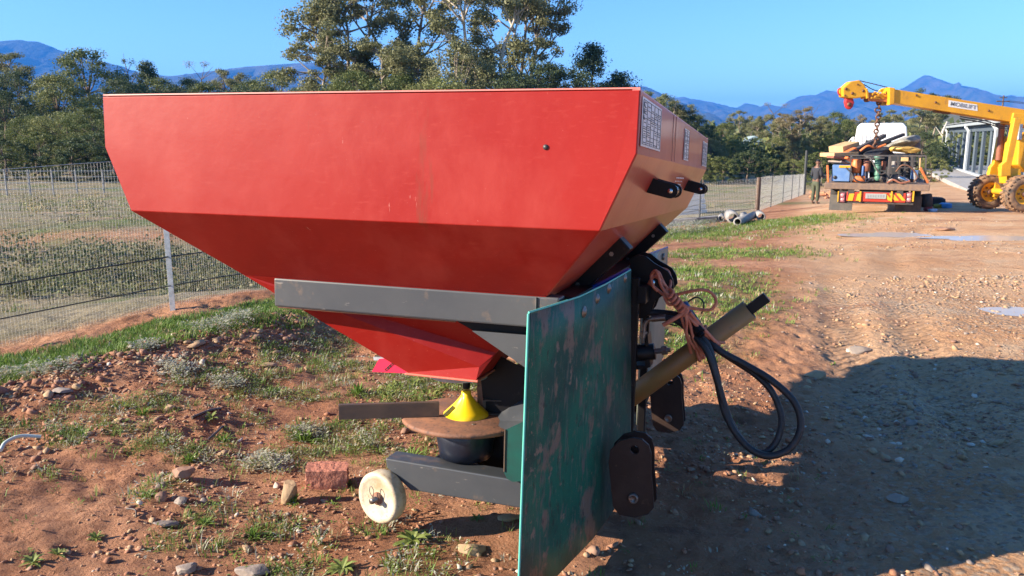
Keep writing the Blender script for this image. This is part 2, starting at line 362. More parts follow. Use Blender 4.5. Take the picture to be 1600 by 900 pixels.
def masks(x, y):
    fs = fence_side(x, y); rw = road_w(x, y); n1 = fbm(x * 1.1, y * 1.1, 4, 21); n2 = fbm(x * 4, y * 4, 3, 22)
    strip = smooth(-1.42, -1.15, fs) * smooth(-.22, -.5, fs) * smooth(9.5, 7, y) * smooth(2.0, 3.2, y)
    g = strip * smooth(.30, .42, n1 * .6 + n2 * .4 + .06)
    g = np.maximum(g, blob(x, y, GREEN_R) * smooth(.38, .5, n2 * .6 + n1 * .4 + .06) * (fs < .3))
    g = np.maximum(g, blob(x, y, GREEN_L) * smooth(.46, .60, fbm(x * 6, y * 6, 3, 23)) * .55)
    field = smooth(.0, .5, fs)
    far = smooth(50, 62, y) * (1 - smooth(24, 34, x - .4 * (y - 55)))
    field = np.maximum(field, far)
    ix = x - 1.2; grav = smooth(.45, .6, fbm(x * .9, y * .9, 3, 30)) * rw * smooth(11, 7, y)
    grav = np.maximum(grav, rw * np.exp(-((y - 4.3 - .1 * (x - 1)) / 1.0) ** 2) * .9)
    cr = np.exp(-((y - 14.2 - .25 * np.sin(x * .9)) / .55) ** 2) * (x < -3) * smooth(.35, .5, n1)
    field = field * (1 - .85 * cr)
    return g, field, grav, rw

# ------------------------------------------------------------------ ground sheet
def np_mesh(name, V, F, mats, mi=None, smooth_=False):
    me = bpy.data.meshes.new(name); V = np.asarray(V, np.float32); F = np.asarray(F, np.int32); k = F.shape[1]
    me.vertices.add(len(V)); me.vertices.foreach_set('co', V.ravel())
    me.loops.add(F.size); me.loops.foreach_set('vertex_index', F.ravel())
    me.polygons.add(len(F)); me.polygons.foreach_set('loop_start', np.arange(0, F.size, k, dtype=np.int32)); me.polygons.foreach_set('loop_total', np.full(len(F), k, np.int32))
    if mi is not None: me.polygons.foreach_set('material_index', np.asarray(mi, np.int32))
    if smooth_: me.polygons.foreach_set('use_smooth', np.ones(len(F), bool))
    me.update(calc_edges=True); me.validate()
    for m in mats: me.materials.append(m)
    return me
xs = graded(-9000, -3.4, 3.6, 9000, .024, 1.042); ys = graded(-1200, 1.5, 6.2, 12000, .024, 1.036)
X, Y = np.meshgrid(xs, ys)
dx = np.maximum(np.gradient(xs)[None, :], np.gradient(ys)[:, None])
Z = terrain(X.ravel(), Y.ravel(), dx.ravel())
g_, fld_, grv_, rw_ = masks(X.ravel(), Y.ravel())
nx, ny = len(xs), len(ys)
idx = np.arange(nx * ny).reshape(ny, nx)
F = np.stack([idx[:-1, :-1], idx[:-1, 1:], idx[1:, 1:], idx[1:, :-1]], -1).reshape(-1, 4)
def ground_mat():
    m = bpy.data.materials.new('red_earth'); m.use_nodes = True; t = m.node_tree; n = t.nodes; L = t.links; bs = n['Principled BSDF']
    tc = n.new('ShaderNodeTexCoord'); P = tc.outputs['Object']
    def noise(s_, d=6, r_=.6, st_=(1, 1, 1)):
        mp = n.new('ShaderNodeMapping'); mp.inputs['Scale'].default_value = st_; L.new(P, mp.inputs[0])
        q = n.new('ShaderNodeTexNoise'); q.inputs['Scale'].default_value = s_; q.inputs['Detail'].default_value = d; q.inputs['Roughness'].default_value = r_; L.new(mp.outputs[0], q.inputs[0]); return q.outputs[0]
    def rng(v, a_, b_):
        q = n.new('ShaderNodeMapRange'); q.inputs[1].default_value = a_; q.inputs[2].default_value = b_; L.new(v, q.inputs[0]); return q.outputs[0]
    def mix(f_, a_, b_):
        q = n.new('ShaderNodeMix'); q.data_type = 'RGBA'
        L.new(f_, q.inputs[0])
        for k, v in ((6, a_), (7, b_)):
            if isinstance(v, tuple): q.inputs[k].default_value = (*v, 1)
            else: L.new(v, q.inputs[k])
        return q.outputs[2]
    def mul(a_, b_, op='MULTIPLY'):
        q = n.new('ShaderNodeMath'); q.operation = op; q.use_clamp = (op != 'MULTIPLY')
        for k, v in ((0, a_), (1, b_)):
            if isinstance(v, (int, float)): q.inputs[k].default_value = v
            else: L.new(v, q.inputs[k])
        return q.outputs[0]
    at_ = n.new('ShaderNodeAttribute'); at_.attribute_name = 'cover'; sp = n.new('ShaderNodeSeparateColor'); L.new(at_.outputs['Color'], sp.inputs[0])
    G_, FD, GV = sp.outputs[0], sp.outputs[1], sp.outputs[2]
    a2 = n.new('ShaderNodeAttribute'); a2.attribute_name = 'road'; RW = a2.outputs['Fac']
    soil = mix(rng(noise(1.2), .38, .64), (.33, .14, .068), (.48, .245, .135))
    soil = mix(rng(noise(9), .5, .72), soil, (.20, .085, .046))
    soil = mix(rng(noise(60, 4), .6, .74), soil, (.42, .25, .15))
    road = mix(rng(noise(.55), .36, .64), (.48, .25, .12), (.60, .37, .21))
    road = mix(rng(noise(1.7, 8, .65), .5, .66), road, (.58, .40, .25))
    road = mix(rng(noise(.35, 6, .6, (1, 2.2, 1)), .56, .66), road, (.36, .175, .095))
    road = mix(rng(noise(26, 5), .58, .72), road, (.32, .18, .11))
    road = mix(rng(noise(90, 3), .62, .72), road, (.66, .46, .29))
    c_ = mix(RW, soil, road)
    vor = n.new('ShaderNodeTexVoronoi'); vor.inputs['Scale'].default_value = 30; L.new(P, vor.inputs[0])
    stones = mix(rng(vor.outputs['Color'], .2, .8), (.30, .19, .12), (.46, .37, .28))
    gm = mul(GV, rng(vor.outputs['Distance'], .55, .38))
    c_ = mix(mul(gm, .75), c_, stones)
    greens = mix(rng(noise(14), .35, .65), (.045, .085, .018), (.10, .15, .035))
    greens = mix(rng(noise(4), .5, .7), greens, (.16, .15, .05))
    c_ = mix(mul(G_, rng(noise(22, 5), .34, .5)), c_, greens)
    fieldc = mix(rng(noise(.5, 8, .68), .40, .60), (.19, .165, .09), (.27, .22, .14))
    fieldc = mix(rng(noise(.23, 6, .6), .52, .62), fieldc, (.12, .15, .05))
    fieldc = mix(rng(noise(.35, 8, .6, (1, 2, 1)), .60, .68), fieldc, (.42, .27, .17))
    fieldc = mix(rng(noise(6, 6), .5, .7), fieldc, (.16, .13, .075))
    c_ = mix(FD, c_, fieldc)
    # scrub-covered plain and slopes far away
    ln = n.new('ShaderNodeVectorMath'); ln.operation = 'LENGTH'; L.new(P, ln.inputs[0])
    c_ = mix(rng(ln.outputs['Value'], 90, 200), c_, mix(rng(noise(.02, 8, .7), .4, .6), (.035, .05, .02), (.08, .08, .04)))
    L.new(c_, bs.inputs['Base Color']); bs.inputs['Roughness'].default_value = .92; bs.inputs['Specular IOR Level'].default_value = .25
    # fine relief; tyre treads pressed into the soft parts of the track
    mp = n.new('ShaderNodeMapping'); mp.inputs['Rotation'].default_value = (0, 0, R(63)); L.new(P, mp.inputs[0])
    wv = n.new('ShaderNodeTexWave'); wv.bands_direction = 'X'; wv.inputs['Scale'].default_value = 4.2; wv.inputs['Distortion'].default_value = .5; wv.inputs['Detail'].default_value = 1; L.new(mp.outputs[0], wv.inputs[0])
    a3 = n.new('ShaderNodeAttribute'); a3.attribute_name = 'rut'; tr = mul(wv.outputs['Fac'], a3.outputs['Fac'])
    h = mul(noise(55, 8, .7), mul(rng(vor.outputs['Distance'], .5, .1), mul(GV, .8)), 'ADD')
    hh = n.new('ShaderNodeMath'); hh.operation = 'ADD'; L.new(noise(55, 8, .75), hh.inputs[0]); L.new(mul(rng(vor.outputs['Distance'], .6, .1), mul(GV, 1.0)), hh.inputs[1])
    b1 = n.new('ShaderNodeBump'); b1.inputs['Strength'].default_value = .85; b1.inputs['Distance'].default_value = .02; L.new(hh.outputs[0], b1.inputs['Height'])
    h2 = n.new('ShaderNodeMath'); h2.operation = 'ADD'; L.new(noise(3.2, 8, .68), h2.inputs[0]); L.new(mul(tr, .35), h2.inputs[1])
    b2 = n.new('ShaderNodeBump'); b2.inputs['Strength'].default_value = .8; b2.inputs['Distance'].default_value = .10; L.new(h2.outputs[0], b2.inputs['Height']); L.new(b1.outputs[0], b2.inputs['Normal'])
    L.new(b2.outputs[0], bs.inputs['Normal'])
    return m
M_ground = ground_mat()
me = np_mesh('ground', np.stack([X.ravel(), Y.ravel(), Z], -1), F, [M_ground], smooth_=True)
ca = me.attributes.new('cover', 'FLOAT_COLOR', 'POINT'); ca.data.foreach_set('color', np.stack([g_, fld_, grv_, np.ones_like(g_)], -1).astype(np.float32).ravel())
ra = me.attributes.new('road', 'FLOAT', 'POINT'); ra.data.foreach_set('value', rw_.astype(np.float32))
ru = me.attributes.new('rut', 'FLOAT', 'POINT'); ru.data.foreach_set('value', rut(X.ravel(), Y.ravel()).astype(np.float32))
tag(link('ground', me), kind='structure')

# standing water
M_water = mat('muddy_water', (.44, .39, .34), .24, spec=.5, noise=(3, (.5, .42, .33), .4, .7))
for (qx, qy, rx_, ry_, pz) in _pud:
    mb = MB(); vs = []
    for k in range(40):
        a_ = k * 2 * math.pi / 40; w_ = 1 + .3 * (vnoise(math.cos(a_) * 2 + qx, math.sin(a_) * 2 + qy, 3) - .5) * 2
        vs.append((qx + math.cos(a_) * rx_ * 1.15 * w_, qy + math.sin(a_) * ry_ * 1.15 * w_, pz - .004))
    mb.add(vs, [tuple(range(40))]); tag(mb.build('water', M_water), kind='structure')

# ------------------------------------------------------------------ loose stones (too many to count)
RS = np.random.RandomState(5)
_t = (1 + 5 ** .5) / 2
ICO = np.array([(-1, _t, 0), (1, _t, 0), (-1, -_t, 0), (1, -_t, 0), (0, -1, _t), (0, 1, _t), (0, -1, -_t), (0, 1, -_t), (_t, 0, -1), (_t, 0, 1), (-_t, 0, -1), (-_t, 0, 1)]); ICO /= np.linalg.norm(ICO[0])
ICF = np.array([(0, 11, 5), (0, 5, 1), (0, 1, 7), (0, 7, 10), (0, 10, 11), (1, 5, 9), (5, 11, 4), (11, 10, 2), (10, 7, 6), (7, 1, 8), (3, 9, 4), (3, 4, 2), (3, 2, 6), (3, 6, 8), (3, 8, 9), (4, 9, 5), (2, 4, 11), (6, 2, 10), (8, 6, 7), (9, 8, 1)])
def scatter_stones(name, x, y, size, label, mats):
    n = len(x); z = terrain(x, y)
    sc3 = size[:, None] * np.stack([RS.uniform(.7, 1.3, n), RS.uniform(.6, 1.1, n), RS.uniform(.25, .7, n)], -1)
    v = ICO[None] * (1 + RS.uniform(-.42, .30, (n, 12, 1))) * sc3[:, None, :]
    a_ = RS.uniform(0, 6.28, n); c_, s_ = np.cos(a_), np.sin(a_)
    tl = RS.uniform(-.5, .5, n); vz = v[..., 2] + v[..., 0] * tl[:, None]
    vx = v[..., 0] * c_[:, None] - v[..., 1] * s_[:, None]; vy = v[..., 0] * s_[:, None] + v[..., 1] * c_[:, None]
    V = np.stack([vx + x[:, None], vy + y[:, None], vz + (z + sc3[:, 2] * .25)[:, None]], -1).reshape(-1, 3)
    Fc = (ICF[None] + (np.arange(n) * 12)[:, None, None]).reshape(-1, 3)
    mi = np.repeat(RS.choice(len(mats), n, p=[.50, .22, .25, .03]), 20)
    o = link(name, np_mesh(name, V, Fc, mats, mi)); tag(o, label, kind='stuff', cat='stones'); return o
def sample(n, xr, yr, dens):
    x = RS.uniform(*xr, n); y = RS.uniform(*yr, n); k = RS.uniform(0, 1, n) < dens(x, y); return x[k], y[k]
STM = [M_clod, M_stoneB, M_stoneT, M_stoneW]
x, y = sample(30000, (-3.6, 1.6), (1.2, 6.2), lambda x, y: (1 - road_w(x, y)) * smooth(.25, .65, fbm(x * 2, y * 2, 3, 40)) * (fence_side(x, y) < -.3))
scatter_stones('gravel', x, y, RS.gamma(2.0, .0028, len(x)) + .0025, 'small brown stones and clods strewn over the weedy red soil', STM)
ax_, ay_, bx_, by_ = -3.1, 3.1, -1.45, 5.9
t = RS.uniform(-.3, 1.2, 5200); o_ = RS.normal(-.08, .22, 5200)
x = ax_ + t * (bx_ - ax_) + o_ * .86; y = ay_ + t * (by_ - ay_) - o_ * .5
scatter_stones('rubble', x, y, RS.gamma(2.0, .0055, len(x)) + .003, 'low ridge of brown rubble beside the green grass strip', STM)
x, y = sample(64000, (.2, 7), (1.4, 9), lambda x, y: road_w(x, y) * (.12 + .95 * np.exp(-((y - 4.4 - .1 * (x - 1)) / .9) ** 2) * smooth(.3, .6, fbm(x * 1.6, y * 1.6, 3, 44)) + .25 * smooth(.5, .65, fbm(x * .7, y * .7, 3, 41))))
scatter_stones('gravel', x, y, RS.gamma(1.8, .0042, len(x)) + .0035, 'pale gravel and stone chips pressed into the vehicle track', [M_stoneT, M_stoneG, M_stoneB, M_stoneW])
x, y = sample(9000, (3, 16), (8, 18), lambda x, y: road_w(x, y) * smooth(.5, .62, fbm(x * .5, y * .5, 3, 46)) * .6)
scatter_stones('gravel', x, y, RS.gamma(2, .005, len(x)) + .004, 'coarse gravel on the track between the hoses and the loaded truck', [M_stoneT, M_stoneG, M_stoneB, M_stoneW])

# ------------------------------------------------------------------ grass and weeds
def leafmat(name, c1, c2, sc_=3):
    m = mat(name, c1, .6, noise=(sc_, c2, .35, .65), spec=.3)
    t = m.node_tree; bs = t.nodes['Principled BSDF']; tr = t.nodes.new('ShaderNodeBsdfTranslucent'); mx = t.nodes.new('ShaderNodeMixShader'); mx.inputs[0].default_value = .28
    cin = bs.inputs['Base Color'].links[0].from_socket; t.links.new(cin, tr.inputs[0])
    out = t.nodes['Material Output']; t.links.new(bs.outputs[0], mx.inputs[1]); t.links.new(tr.outputs[0], mx.inputs[2]); t.links.new(mx.outputs[0], out.inputs[0]); return m
L_green = leafmat('fresh_grass_green', (.10, .19, .028), (.18, .28, .05))
L_mid = leafmat('weed_green', (.14, .19, .042), (.23, .27, .07))
L_silver = leafmat('silver_grey_leaf', (.38, .38, .27), (.52, .51, .40))
L_dry = leafmat('dry_straw', (.30, .22, .11), (.42, .33, .18))
L_olive = leafmat('olive_field_grass', (.11, .12, .045), (.18, .165, .08))
def blades(x, y, h, w, spread, nb, mats, probs, lean=.5):
    """tufts of nb narrow blades; three triangles each"""
    n = len(x); z = terrain(x, y) - .004
    X_ = np.repeat(x, nb); Y_ = np.repeat(y, nb); Z_ = np.repeat(z, nb); H_ = np.repeat(h, nb) * RS.uniform(.45, 1.1, n * nb)
    sp = np.repeat(spread, nb); a_ = RS.uniform(0, 6.28, n * nb); r_ = np.sqrt(RS.uniform(0, 1, n * nb)) * sp
    X_ = X_ + r_ * np.cos(a_); Y_ = Y_ + r_ * np.sin(a_)
    da = a_ + RS.normal(0, .9, n * nb); ln = RS.uniform(.1, 1, n * nb) * lean
    wx, wy = -np.sin(da), np.cos(da); W_ = w * RS.uniform(.7, 1.3, n * nb)
    def P(s_, side, hf, lf): return np.stack([X_ + wx * W_ * s_ * side + np.cos(da) * H_ * ln * lf, Y_ + wy * W_ * s_ * side + np.sin(da) * H_ * ln * lf, Z_ + H_ * hf], -1)
    V = np.stack([P(.5, -1, 0, 0), P(.5, 1, 0, 0), P(.45, -1, .55, .35), P(.45, 1, .55, .35), P(0, 1, .92, 1.0)], 1).reshape(-1, 3)
    b_ = (np.arange(n * nb) * 5)[:, None, None]; Fc = (np.array([(0, 1, 2), (1, 3, 2), (2, 3, 4)])[None] + b_).reshape(-1, 3)
    mi = np.repeat(np.repeat(RS.choice(len(mats), n, p=probs), nb), 3)
    return V, Fc, mi
def leaves(x, y, h, spread, nl, lw, mats, probs, up=.6):
    """small broad leaves on short stems; four triangles each"""
    n = len(x); N = n * nl; z = terrain(x, y)
    a_ = RS.uniform(0, 6.28, N); sp = np.repeat(spread, nl); r_ = np.sqrt(RS.uniform(0, 1, N)) * sp
    cx = np.repeat(x, nl) + r_ * np.cos(a_); cy = np.repeat(y, nl) + r_ * np.sin(a_); cz = np.repeat(z, nl) + np.repeat(h, nl) * RS.uniform(.05, 1, N)
    da = a_ + RS.normal(0, .8, N); el = RS.uniform(-.1, 1.2, N) * up; Ls = lw * RS.uniform(.6, 1.3, N)
    d = np.stack([np.cos(da) * np.cos(el), np.sin(da) * np.cos(el), np.sin(el)], -1); s_ = np.stack([-np.sin(da), np.cos(da), RS.uniform(-.3, .3, N)], -1)
    c_ = np.stack([cx, cy, cz], -1); L_ = Ls[:, None]
    V = np.stack([c_, c_ + d * L_ * .5 + s_ * L_ * .17, c_ + d * L_ * .5 - s_ * L_ * .17, c_ + d * L_ - np.array([0, 0, .12]) * L_], 1).reshape(-1, 3)
    b_ = (np.arange(N) * 4)[:, None, None]; Fc = (np.array([(0, 1, 2), (1, 3, 2)])[None] + b_).reshape(-1, 3)
    mi = np.repeat(np.repeat(RS.choice(len(mats), n, p=probs), nl), 2)
    return V, Fc, mi
def join(name, parts, mats, label, cat):
    V = []; Fc = []; mi = []; o_ = 0
    for v, f_, m_ in parts: V.append(v); Fc.append(f_ + o_); mi.append(m_); o_ += len(v)
    return tag(link(name, np_mesh(name, np.concatenate(V), np.concatenate(Fc), mats, np.concatenate(mi))), label, cat, kind='stuff')
GM = [L_green, L_mid, L_silver, L_dry]
def dens_g(x, y): return masks(x, y)[0]
x, y = sample(46000, (-4.2, 0.8), (2.6, 8.5), lambda x, y: masks(x, y)[0] * (fence_side(x, y) > -1.42) * (fence_side(x, y) < -.28) * .9)
h = RS.uniform(.025, .065, len(x)); p1 = blades(x, y, h, .005, h * .8, 11, GM, [.72, .2, .02, .06], .8)
join('grass', [p1], GM, 'low bright green grass strip between the rubble ridge and the fence', 'grass')
x, y = sample(34000, (-3.4, 1.3), (1.3, 6.2), lambda x, y: (fence_side(x, y) < -1.5) * (1 - road_w(x, y)) * np.maximum(blob(x, y, GREEN_L) * smooth(.42, .56, fbm(x * 6, y * 6, 3, 23)) * 1.3, .02))
h = RS.uniform(.018, .055, len(x)); k = RS.uniform(0, 1, len(x)) < .5
p1 = blades(x[k], y[k], h[k], .0032, h[k] * .8, 10, GM, [.35, .40, .12, .13], .9)
k = ~k; p2 = leaves(x[k], y[k], h[k] * .7, h[k] * 1.1, 14, .016, GM, [.25, .40, .28, .07])
join('ground_cover', [p1, p2], GM, 'patchy low green and silvery weeds creeping over the red soil in front', 'weeds')
# silver bushes along the ridge
sb = [(345, 515, .20), (375, 500, .16), (275, 578, .12), (412, 728, .09), (395, 448, .25), (20, 588, .15), (80, 582, .12), (480, 680, .08), (360, 600, .1), (1075, 362, .6), (1060, 366, .6), (1100, 358, .5), (230, 545, .1)]
pp = []
for (px, py, r_) in sb:
    P = hit(px, py, terrain); n = int(60 * min(1, r_ / .12)); xx = P[0] + RS.normal(0, r_ * .5, n); yy = P[1] + RS.normal(0, r_ * .5, n)
    s_ = max(1, r_ / .25); pp.append(leaves(xx, yy, np.full(n, r_ * .42), np.full(n, r_ * .22), 22, .020 * s_, GM, [.04, .12, .74, .10]))
join('silver_scrub', pp, GM, 'low silvery grey scrub with tiny leaves along the rubble and kerb', 'scrub')
x, y = sample(60000, (1, 12), (3.5, 26), lambda x, y: blob(x, y, GREEN_R) * smooth(.38, .52, fbm(x * 4, y * 4, 3, 22) * .6 + fbm(x * 1.1, y * 1.1, 4, 21) * .4 + .05) * (fence_side(x, y) < .2))
h = RS.uniform(.02, .06, len(x)) * (1 + np.clip(y - 8, 0, 20) * .06); p1 = blades(x, y, h, .008, h * 1.3, 9, GM, [.50, .32, .05, .13], .9)
join('verge_grass', [p1], GM, 'patchy green grass on the verge between the track and the right hand fence', 'grass')
# field beyond the fence
def fd(x, y): return (fence_side(x, y) > .25) * (.04 + .96 * smooth(.46, .6, fbm(x * .45, y * .45, 5, 50, .6)))
x1, y1 = sample(15000, (-14, 8), (4, 24), fd); x2, y2 = sample(9000, (-34, 26), (16, 62), fd)
h1 = RS.gamma(3, .016, len(x1)); h2 = RS.gamma(3, .03, len(x2))
FM = [L_olive, L_dry, L_mid, L_green]
join('field_grass', [blades(x1, y1, h1, .007, h1 * 1.4, 9, FM, [.5, .28, .16, .06], .7), blades(x2, y2, h2, .016, h2 * 1.6, 7, FM, [.5, .26, .18, .06], .7)], FM, 'rough olive and straw coloured field grass beyond the wire fence', 'grass')

# single weeds one can point at
def weed(name, px, py, style, s_, label, seed):
    P = hit(px, py, terrain); r_ = random.Random(seed); mb = MB(); st = MB()
    mt = {'rosette': L_mid, 'tuft': L_green, 'silver': L_silver, 'tall': L_mid}[style]
    n = {'rosette': 13, 'tuft': 60, 'silver': 120, 'tall': 34}[style]
    root = empty(name, P)
    def leaf(b_, d, L_, w_, droop):
        d = np.array(d, float); d /= np.linalg.norm(d); s = np.cross(d, (0, 0, 1.)); s /= np.linalg.norm(s) + 1e-9; b_ = np.array(b_, float); up = np.cross(s, d)
        pts = [b_ + d * L_ * t_ - np.array([0, 0, droop * L_ * t_ * t_]) for t_ in (0, .3, .65, 1)]; ws = (.18, .9, 1.0, 0)
        vs = []
        for p, wk in zip(pts[:3], ws): vs += [p - s * w_ * wk / 2 + up * w_ * .15 * wk, p, p + s * w_ * wk / 2 + up * w_ * .15 * wk]
        vs.append(pts[3]); mb.add(vs, [(0, 1, 4, 3), (1, 2, 5, 4), (3, 4, 7, 6), (4, 5, 8, 7), (6, 7, 9), (7, 8, 9)])
    if style == 'rosette':
        for i in range(n): a_ = i * 2.4; e_ = r_.uniform(.2, 1.1); leaf((0, 0, .002), (math.cos(a_) * math.cos(e_), math.sin(a_) * math.cos(e_), math.sin(e_)), s_ * r_.uniform(.7, 1.1), s_ * .24, .35)
    elif style == 'tuft':
        for i in range(n): a_ = r_.uniform(0, 6.28); e_ = r_.uniform(.3, 1.5); b_ = (math.cos(a_) * s_ * .25 * r_.random(), math.sin(a_) * s_ * .25 * r_.random(), 0); leaf(b_, (math.cos(a_) * math.cos(e_), math.sin(a_) * math.cos(e_), math.sin(e_)), s_ * r_.uniform(.4, 1), s_ * .07, .3)
    else:
        ns = 9 if style == 'silver' else 7
        for k in range(ns):
            a_ = k * 2.4 + r_.random(); e_ = r_.uniform(.5, 1.35); Ls = s_ * r_.uniform(.6, 1); d = np.array((math.cos(a_) * math.cos(e_), math.sin(a_) * math.cos(e_), math.sin(e_)))
            st.tube([(0, 0, 0), d * Ls * .5 + (0, 0, .05 * Ls), d * Ls + (0, 0, .02 * Ls)], [.0025, .002, .001], 5)
            for i in range(n // ns * 2):
                t_ = r_.uniform(.15, 1); b_ = d * Ls * t_ + (0, 0, .05 * Ls * t_); aa = r_.uniform(0, 6.28); ee = r_.uniform(-.1, 1.1)
                leaf(b_, (math.cos(aa) * math.cos(ee), math.sin(aa) * math.cos(ee), math.sin(ee)), s_ * (.16 if style == 'silver' else .26) * r_.uniform(.6, 1.1), s_ * (.055 if style == 'silver' else .075), .2)
        st.build('stem', L_mid, root)
    mb.build('foliage', mt, root)
    return tag(root, label, 'weed', 'single weeds on the red soil')
WEEDS = [(600, 640, 'tall', .17, 'tall pale green leafy weed right behind the brown vane', 3), (672, 628, 'tall', .18, 'tallest broad leafed weed beneath the red funnel outlet', 4), (560, 615, 'tuft', .08, 'grassy tuft just above the end of the brown vane', 5),
    (297, 722, 'tuft', .055, 'bright green tuft right behind the tan stone on the left', 6), (225, 648, 'tuft', .06, 'wide feathery green tuft below the rubble ridge at left', 7), (232, 775, 'rosette', .045, 'pale rosette touching the small stones at lower left', 8),
    (52, 880, 'rosette', .045, 'green rosette weed in the bottom left corner', 9), (90, 868, 'rosette', .04, 'single broad green leaf shoot just right of the corner rosette', 10), (150, 842, 'rosette', .035, 'thin two leafed shoot on bare soil at lower left', 11),
    (645, 845, 'rosette', .075, 'dark green long leafed weed at the foot of the cream wheel', 12), (610, 815, 'silver', .07, 'grey green sprig growing against the hub of the cream wheel', 13), (745, 812, 'rosette', .03, 'small two leafed seedling under the grey lower beam', 14),
    (425, 735, 'silver', .08, 'silvery weed standing left of the red brick lump', 15), (275, 590, 'silver', .08, 'silvery bush at the front of the rubble ridge', 16), (395, 838, 'tuft', .05, 'low olive tuft below the upright tan stone', 17), (500, 850, 'silver', .06, 'thin branching sprig below the red brick lump', 18),
    (535, 890, 'rosette', .06, 'yellow green rosette at the bottom edge left of the shield', 19), (330, 655, 'rosette', .05, 'small rosette with one pale leaf in open soil left of the funnel', 20), (460, 785, 'tuft', .05, 'green tuft growing between the tan stone and the brick lump', 21),
    (540, 760, 'tuft', .05, 'ragged tuft hugging the right side of the brick lump', 22), (475, 690, 'tuft', .09, 'large feathery tuft above the red brick lump', 23), (320, 820, 'tuft', .04, 'small tuft below the loose stones at left', 24), (130, 685, 'tuft', .06, 'low tuft in the left weed patch near the curved pipe piece', 25),
    (640, 720, 'tuft', .09, 'yellow green tuft right behind the grey lower beam end', 26), (575, 700, 'silver', .08, 'pale weed under the tip of the brown vane', 27), (350, 690, 'tuft', .06, 'tuft beside the dark twig left of the silvery weeds', 28)]
for i, (px, py, st_, s_, lb, sd_) in enumerate(WEEDS): weed('weed', px, py, st_, s_ * 1.25, lb, sd_)

# single stones
def rock(name, px, py, dims, mt, label, seed, rz=0, tilt=(0, 0), sink=.3, blocky=0, sub=3, cat='stone', grp='loose stones on the soil'):
    P = hit(px, py, terrain); bm = bmesh.new()
    if blocky: bmesh.ops.create_cube(bm, size=1.5); bmesh.ops.subdivide_edges(bm, edges=bm.edges[:], cuts=5, use_grid_fill=True)
    else: bmesh.ops.create_icosphere(bm, subdivisions=sub, radius=1)
    rr = random.Random(seed); pl = [(Vector((rr.gauss(0, 1), rr.gauss(0, 1), rr.gauss(0, 1))).normalized(), rr.uniform(.50, .82)) for _ in range(15)]
    for v in bm.verts:
        if not blocky:
            for nn, dd in pl:
                q = v.co.dot(nn)
                if q > dd: v.co -= nn * (q - dd) * .92
        k_ = v.co * 2.2; nz = (fbm(np.array([k_.x + seed]), np.array([k_.y + k_.z * 1.7]), 3, seed % 9)[0] - .5)
        v.co += v.co.normalized() * (rr.uniform(-.05, .05) if blocky else nz * .16)
        if blocky: v.co *= 1.12 - .10 * v.co.length ** 2 * .55
        v.co = Vector((v.co.x * dims[0] / 2, v.co.y * dims[1] / 2, v.co.z * dims[2] / 2))
    me = bpy.data.meshes.new(name); bm.to_mesh(me); bm.free()
    for p in me.polygons: p.use_smooth = True
    o = link(name, me, mt); o.location = (P[0], P[1], P[2] + dims[2] * (.5 - sink)); o.rotation_euler = (tilt[0], tilt[1], rz)
    try: me.set_sharp_from_angle(angle=R(20))
    except Exception: pass
    return tag(o, label, cat, grp)
rock('brick_lump', 512, 757, (.21, .13, .125), M_brick, 'broken lump of pinkish red brick lying left of the cream wheel', 3, .15, (0, .05), .25, blocky=1, cat='brick', grp='')['group'] = 'loose stones on the soil'
rock('stone', 454, 784, (.085, .07, .125), M_stoneT, 'tan stone standing upright against the red brick lump', 5, .3, (0, .25), .15)
rock('stone', 286, 748, (.115, .08, .08), M_stoneB, 'largest brown pointed stone in the open soil at left', 8, .2, (0, -.2), .2)
rock('stone', 252, 762, (.05, .04, .045), M_stoneG, 'small grey stone just below left of the brown pointed stone', 9)
rock('stone', 254, 782, (.06, .05, .06), M_stoneB, 'dark purple brown stone below the small grey one', 10, .5)
rock('stone', 284, 786, (.07, .05, .045), M_stoneG, 'flat grey stone overgrown by weeds right of the purple brown one', 11, .2)
rock('stone', 319, 784, (.035, .03, .025), M_stoneG, 'little grey pebble right of the overgrown flat stone', 12)
rock('stone', 432, 762, (.035, .03, .035), M_stoneW, 'white pebble beside the upright tan stone', 13)
rock('stone', 738, 862, (.12, .10, .05), M_stoneT, 'wide tan stone half buried left of the shield bottom', 14, .4, (.1, .1), .35)
rock('stone', 400, 897, (.15, .09, .05), M_stoneG, 'flat grey stone at the bottom edge of the soil', 15, .1)
rock('stone', 290, 893, (.09, .07, .04), M_stoneG, 'lichen grey stone at the bottom edge left of the flat one', 16, .4)
rock('stone', 260, 820, (.12, .045, .02), M_stoneG, 'thin sloping slab of grey stone below the loose stones', 17, .55, (0, .2), .2)
rock('stone', 730, 600, (.14, .09, .07), M_stoneG, 'grey stone lying in the grass behind the yellow cone', 18)
rock('stone', 120, 607, (.07, .05, .045), M_stoneT, 'rounded pale stone on the rubble ridge at far left', 19)
rock('stone', 100, 612, (.12, .08, .035), M_stoneG, 'flat slab lying left of the rounded pale stone', 20)
rock('stone', 415, 572, (.14, .08, .035), M_stoneT, 'flat tan slab on the ridge right of the silvery scrub', 21, .1)
rock('stone', 795, 812, (.09, .06, .045), M_stoneT, 'pale stone in shade below the grey lower beam', 22)
rock('stone', 1275, 588, (.20, .13, .08), M_stoneT, 'tan stone embedded in the gravel right of the hoses', 23, .1, (0, 0), .45)
rock('stone', 1340, 551, (.24, .16, .08), M_stoneG, 'grey stone farther up the sunlit gravel band', 24, -.2, (0, 0), .4)
rock('stone', 1402, 781, (.10, .08, .05), M_stoneG, 'dark round stone in the shaded track', 25, 0, (0, 0), .35)
rock('stone', 1406, 721, (.045, .04, .035), M_stoneW, 'white pebble in the middle of the shaded track', 26)
rock('stone', 1475, 360, (.4, .3, .12), M_stoneB, 'brown rubble lump beside the long puddle on the track', 31)
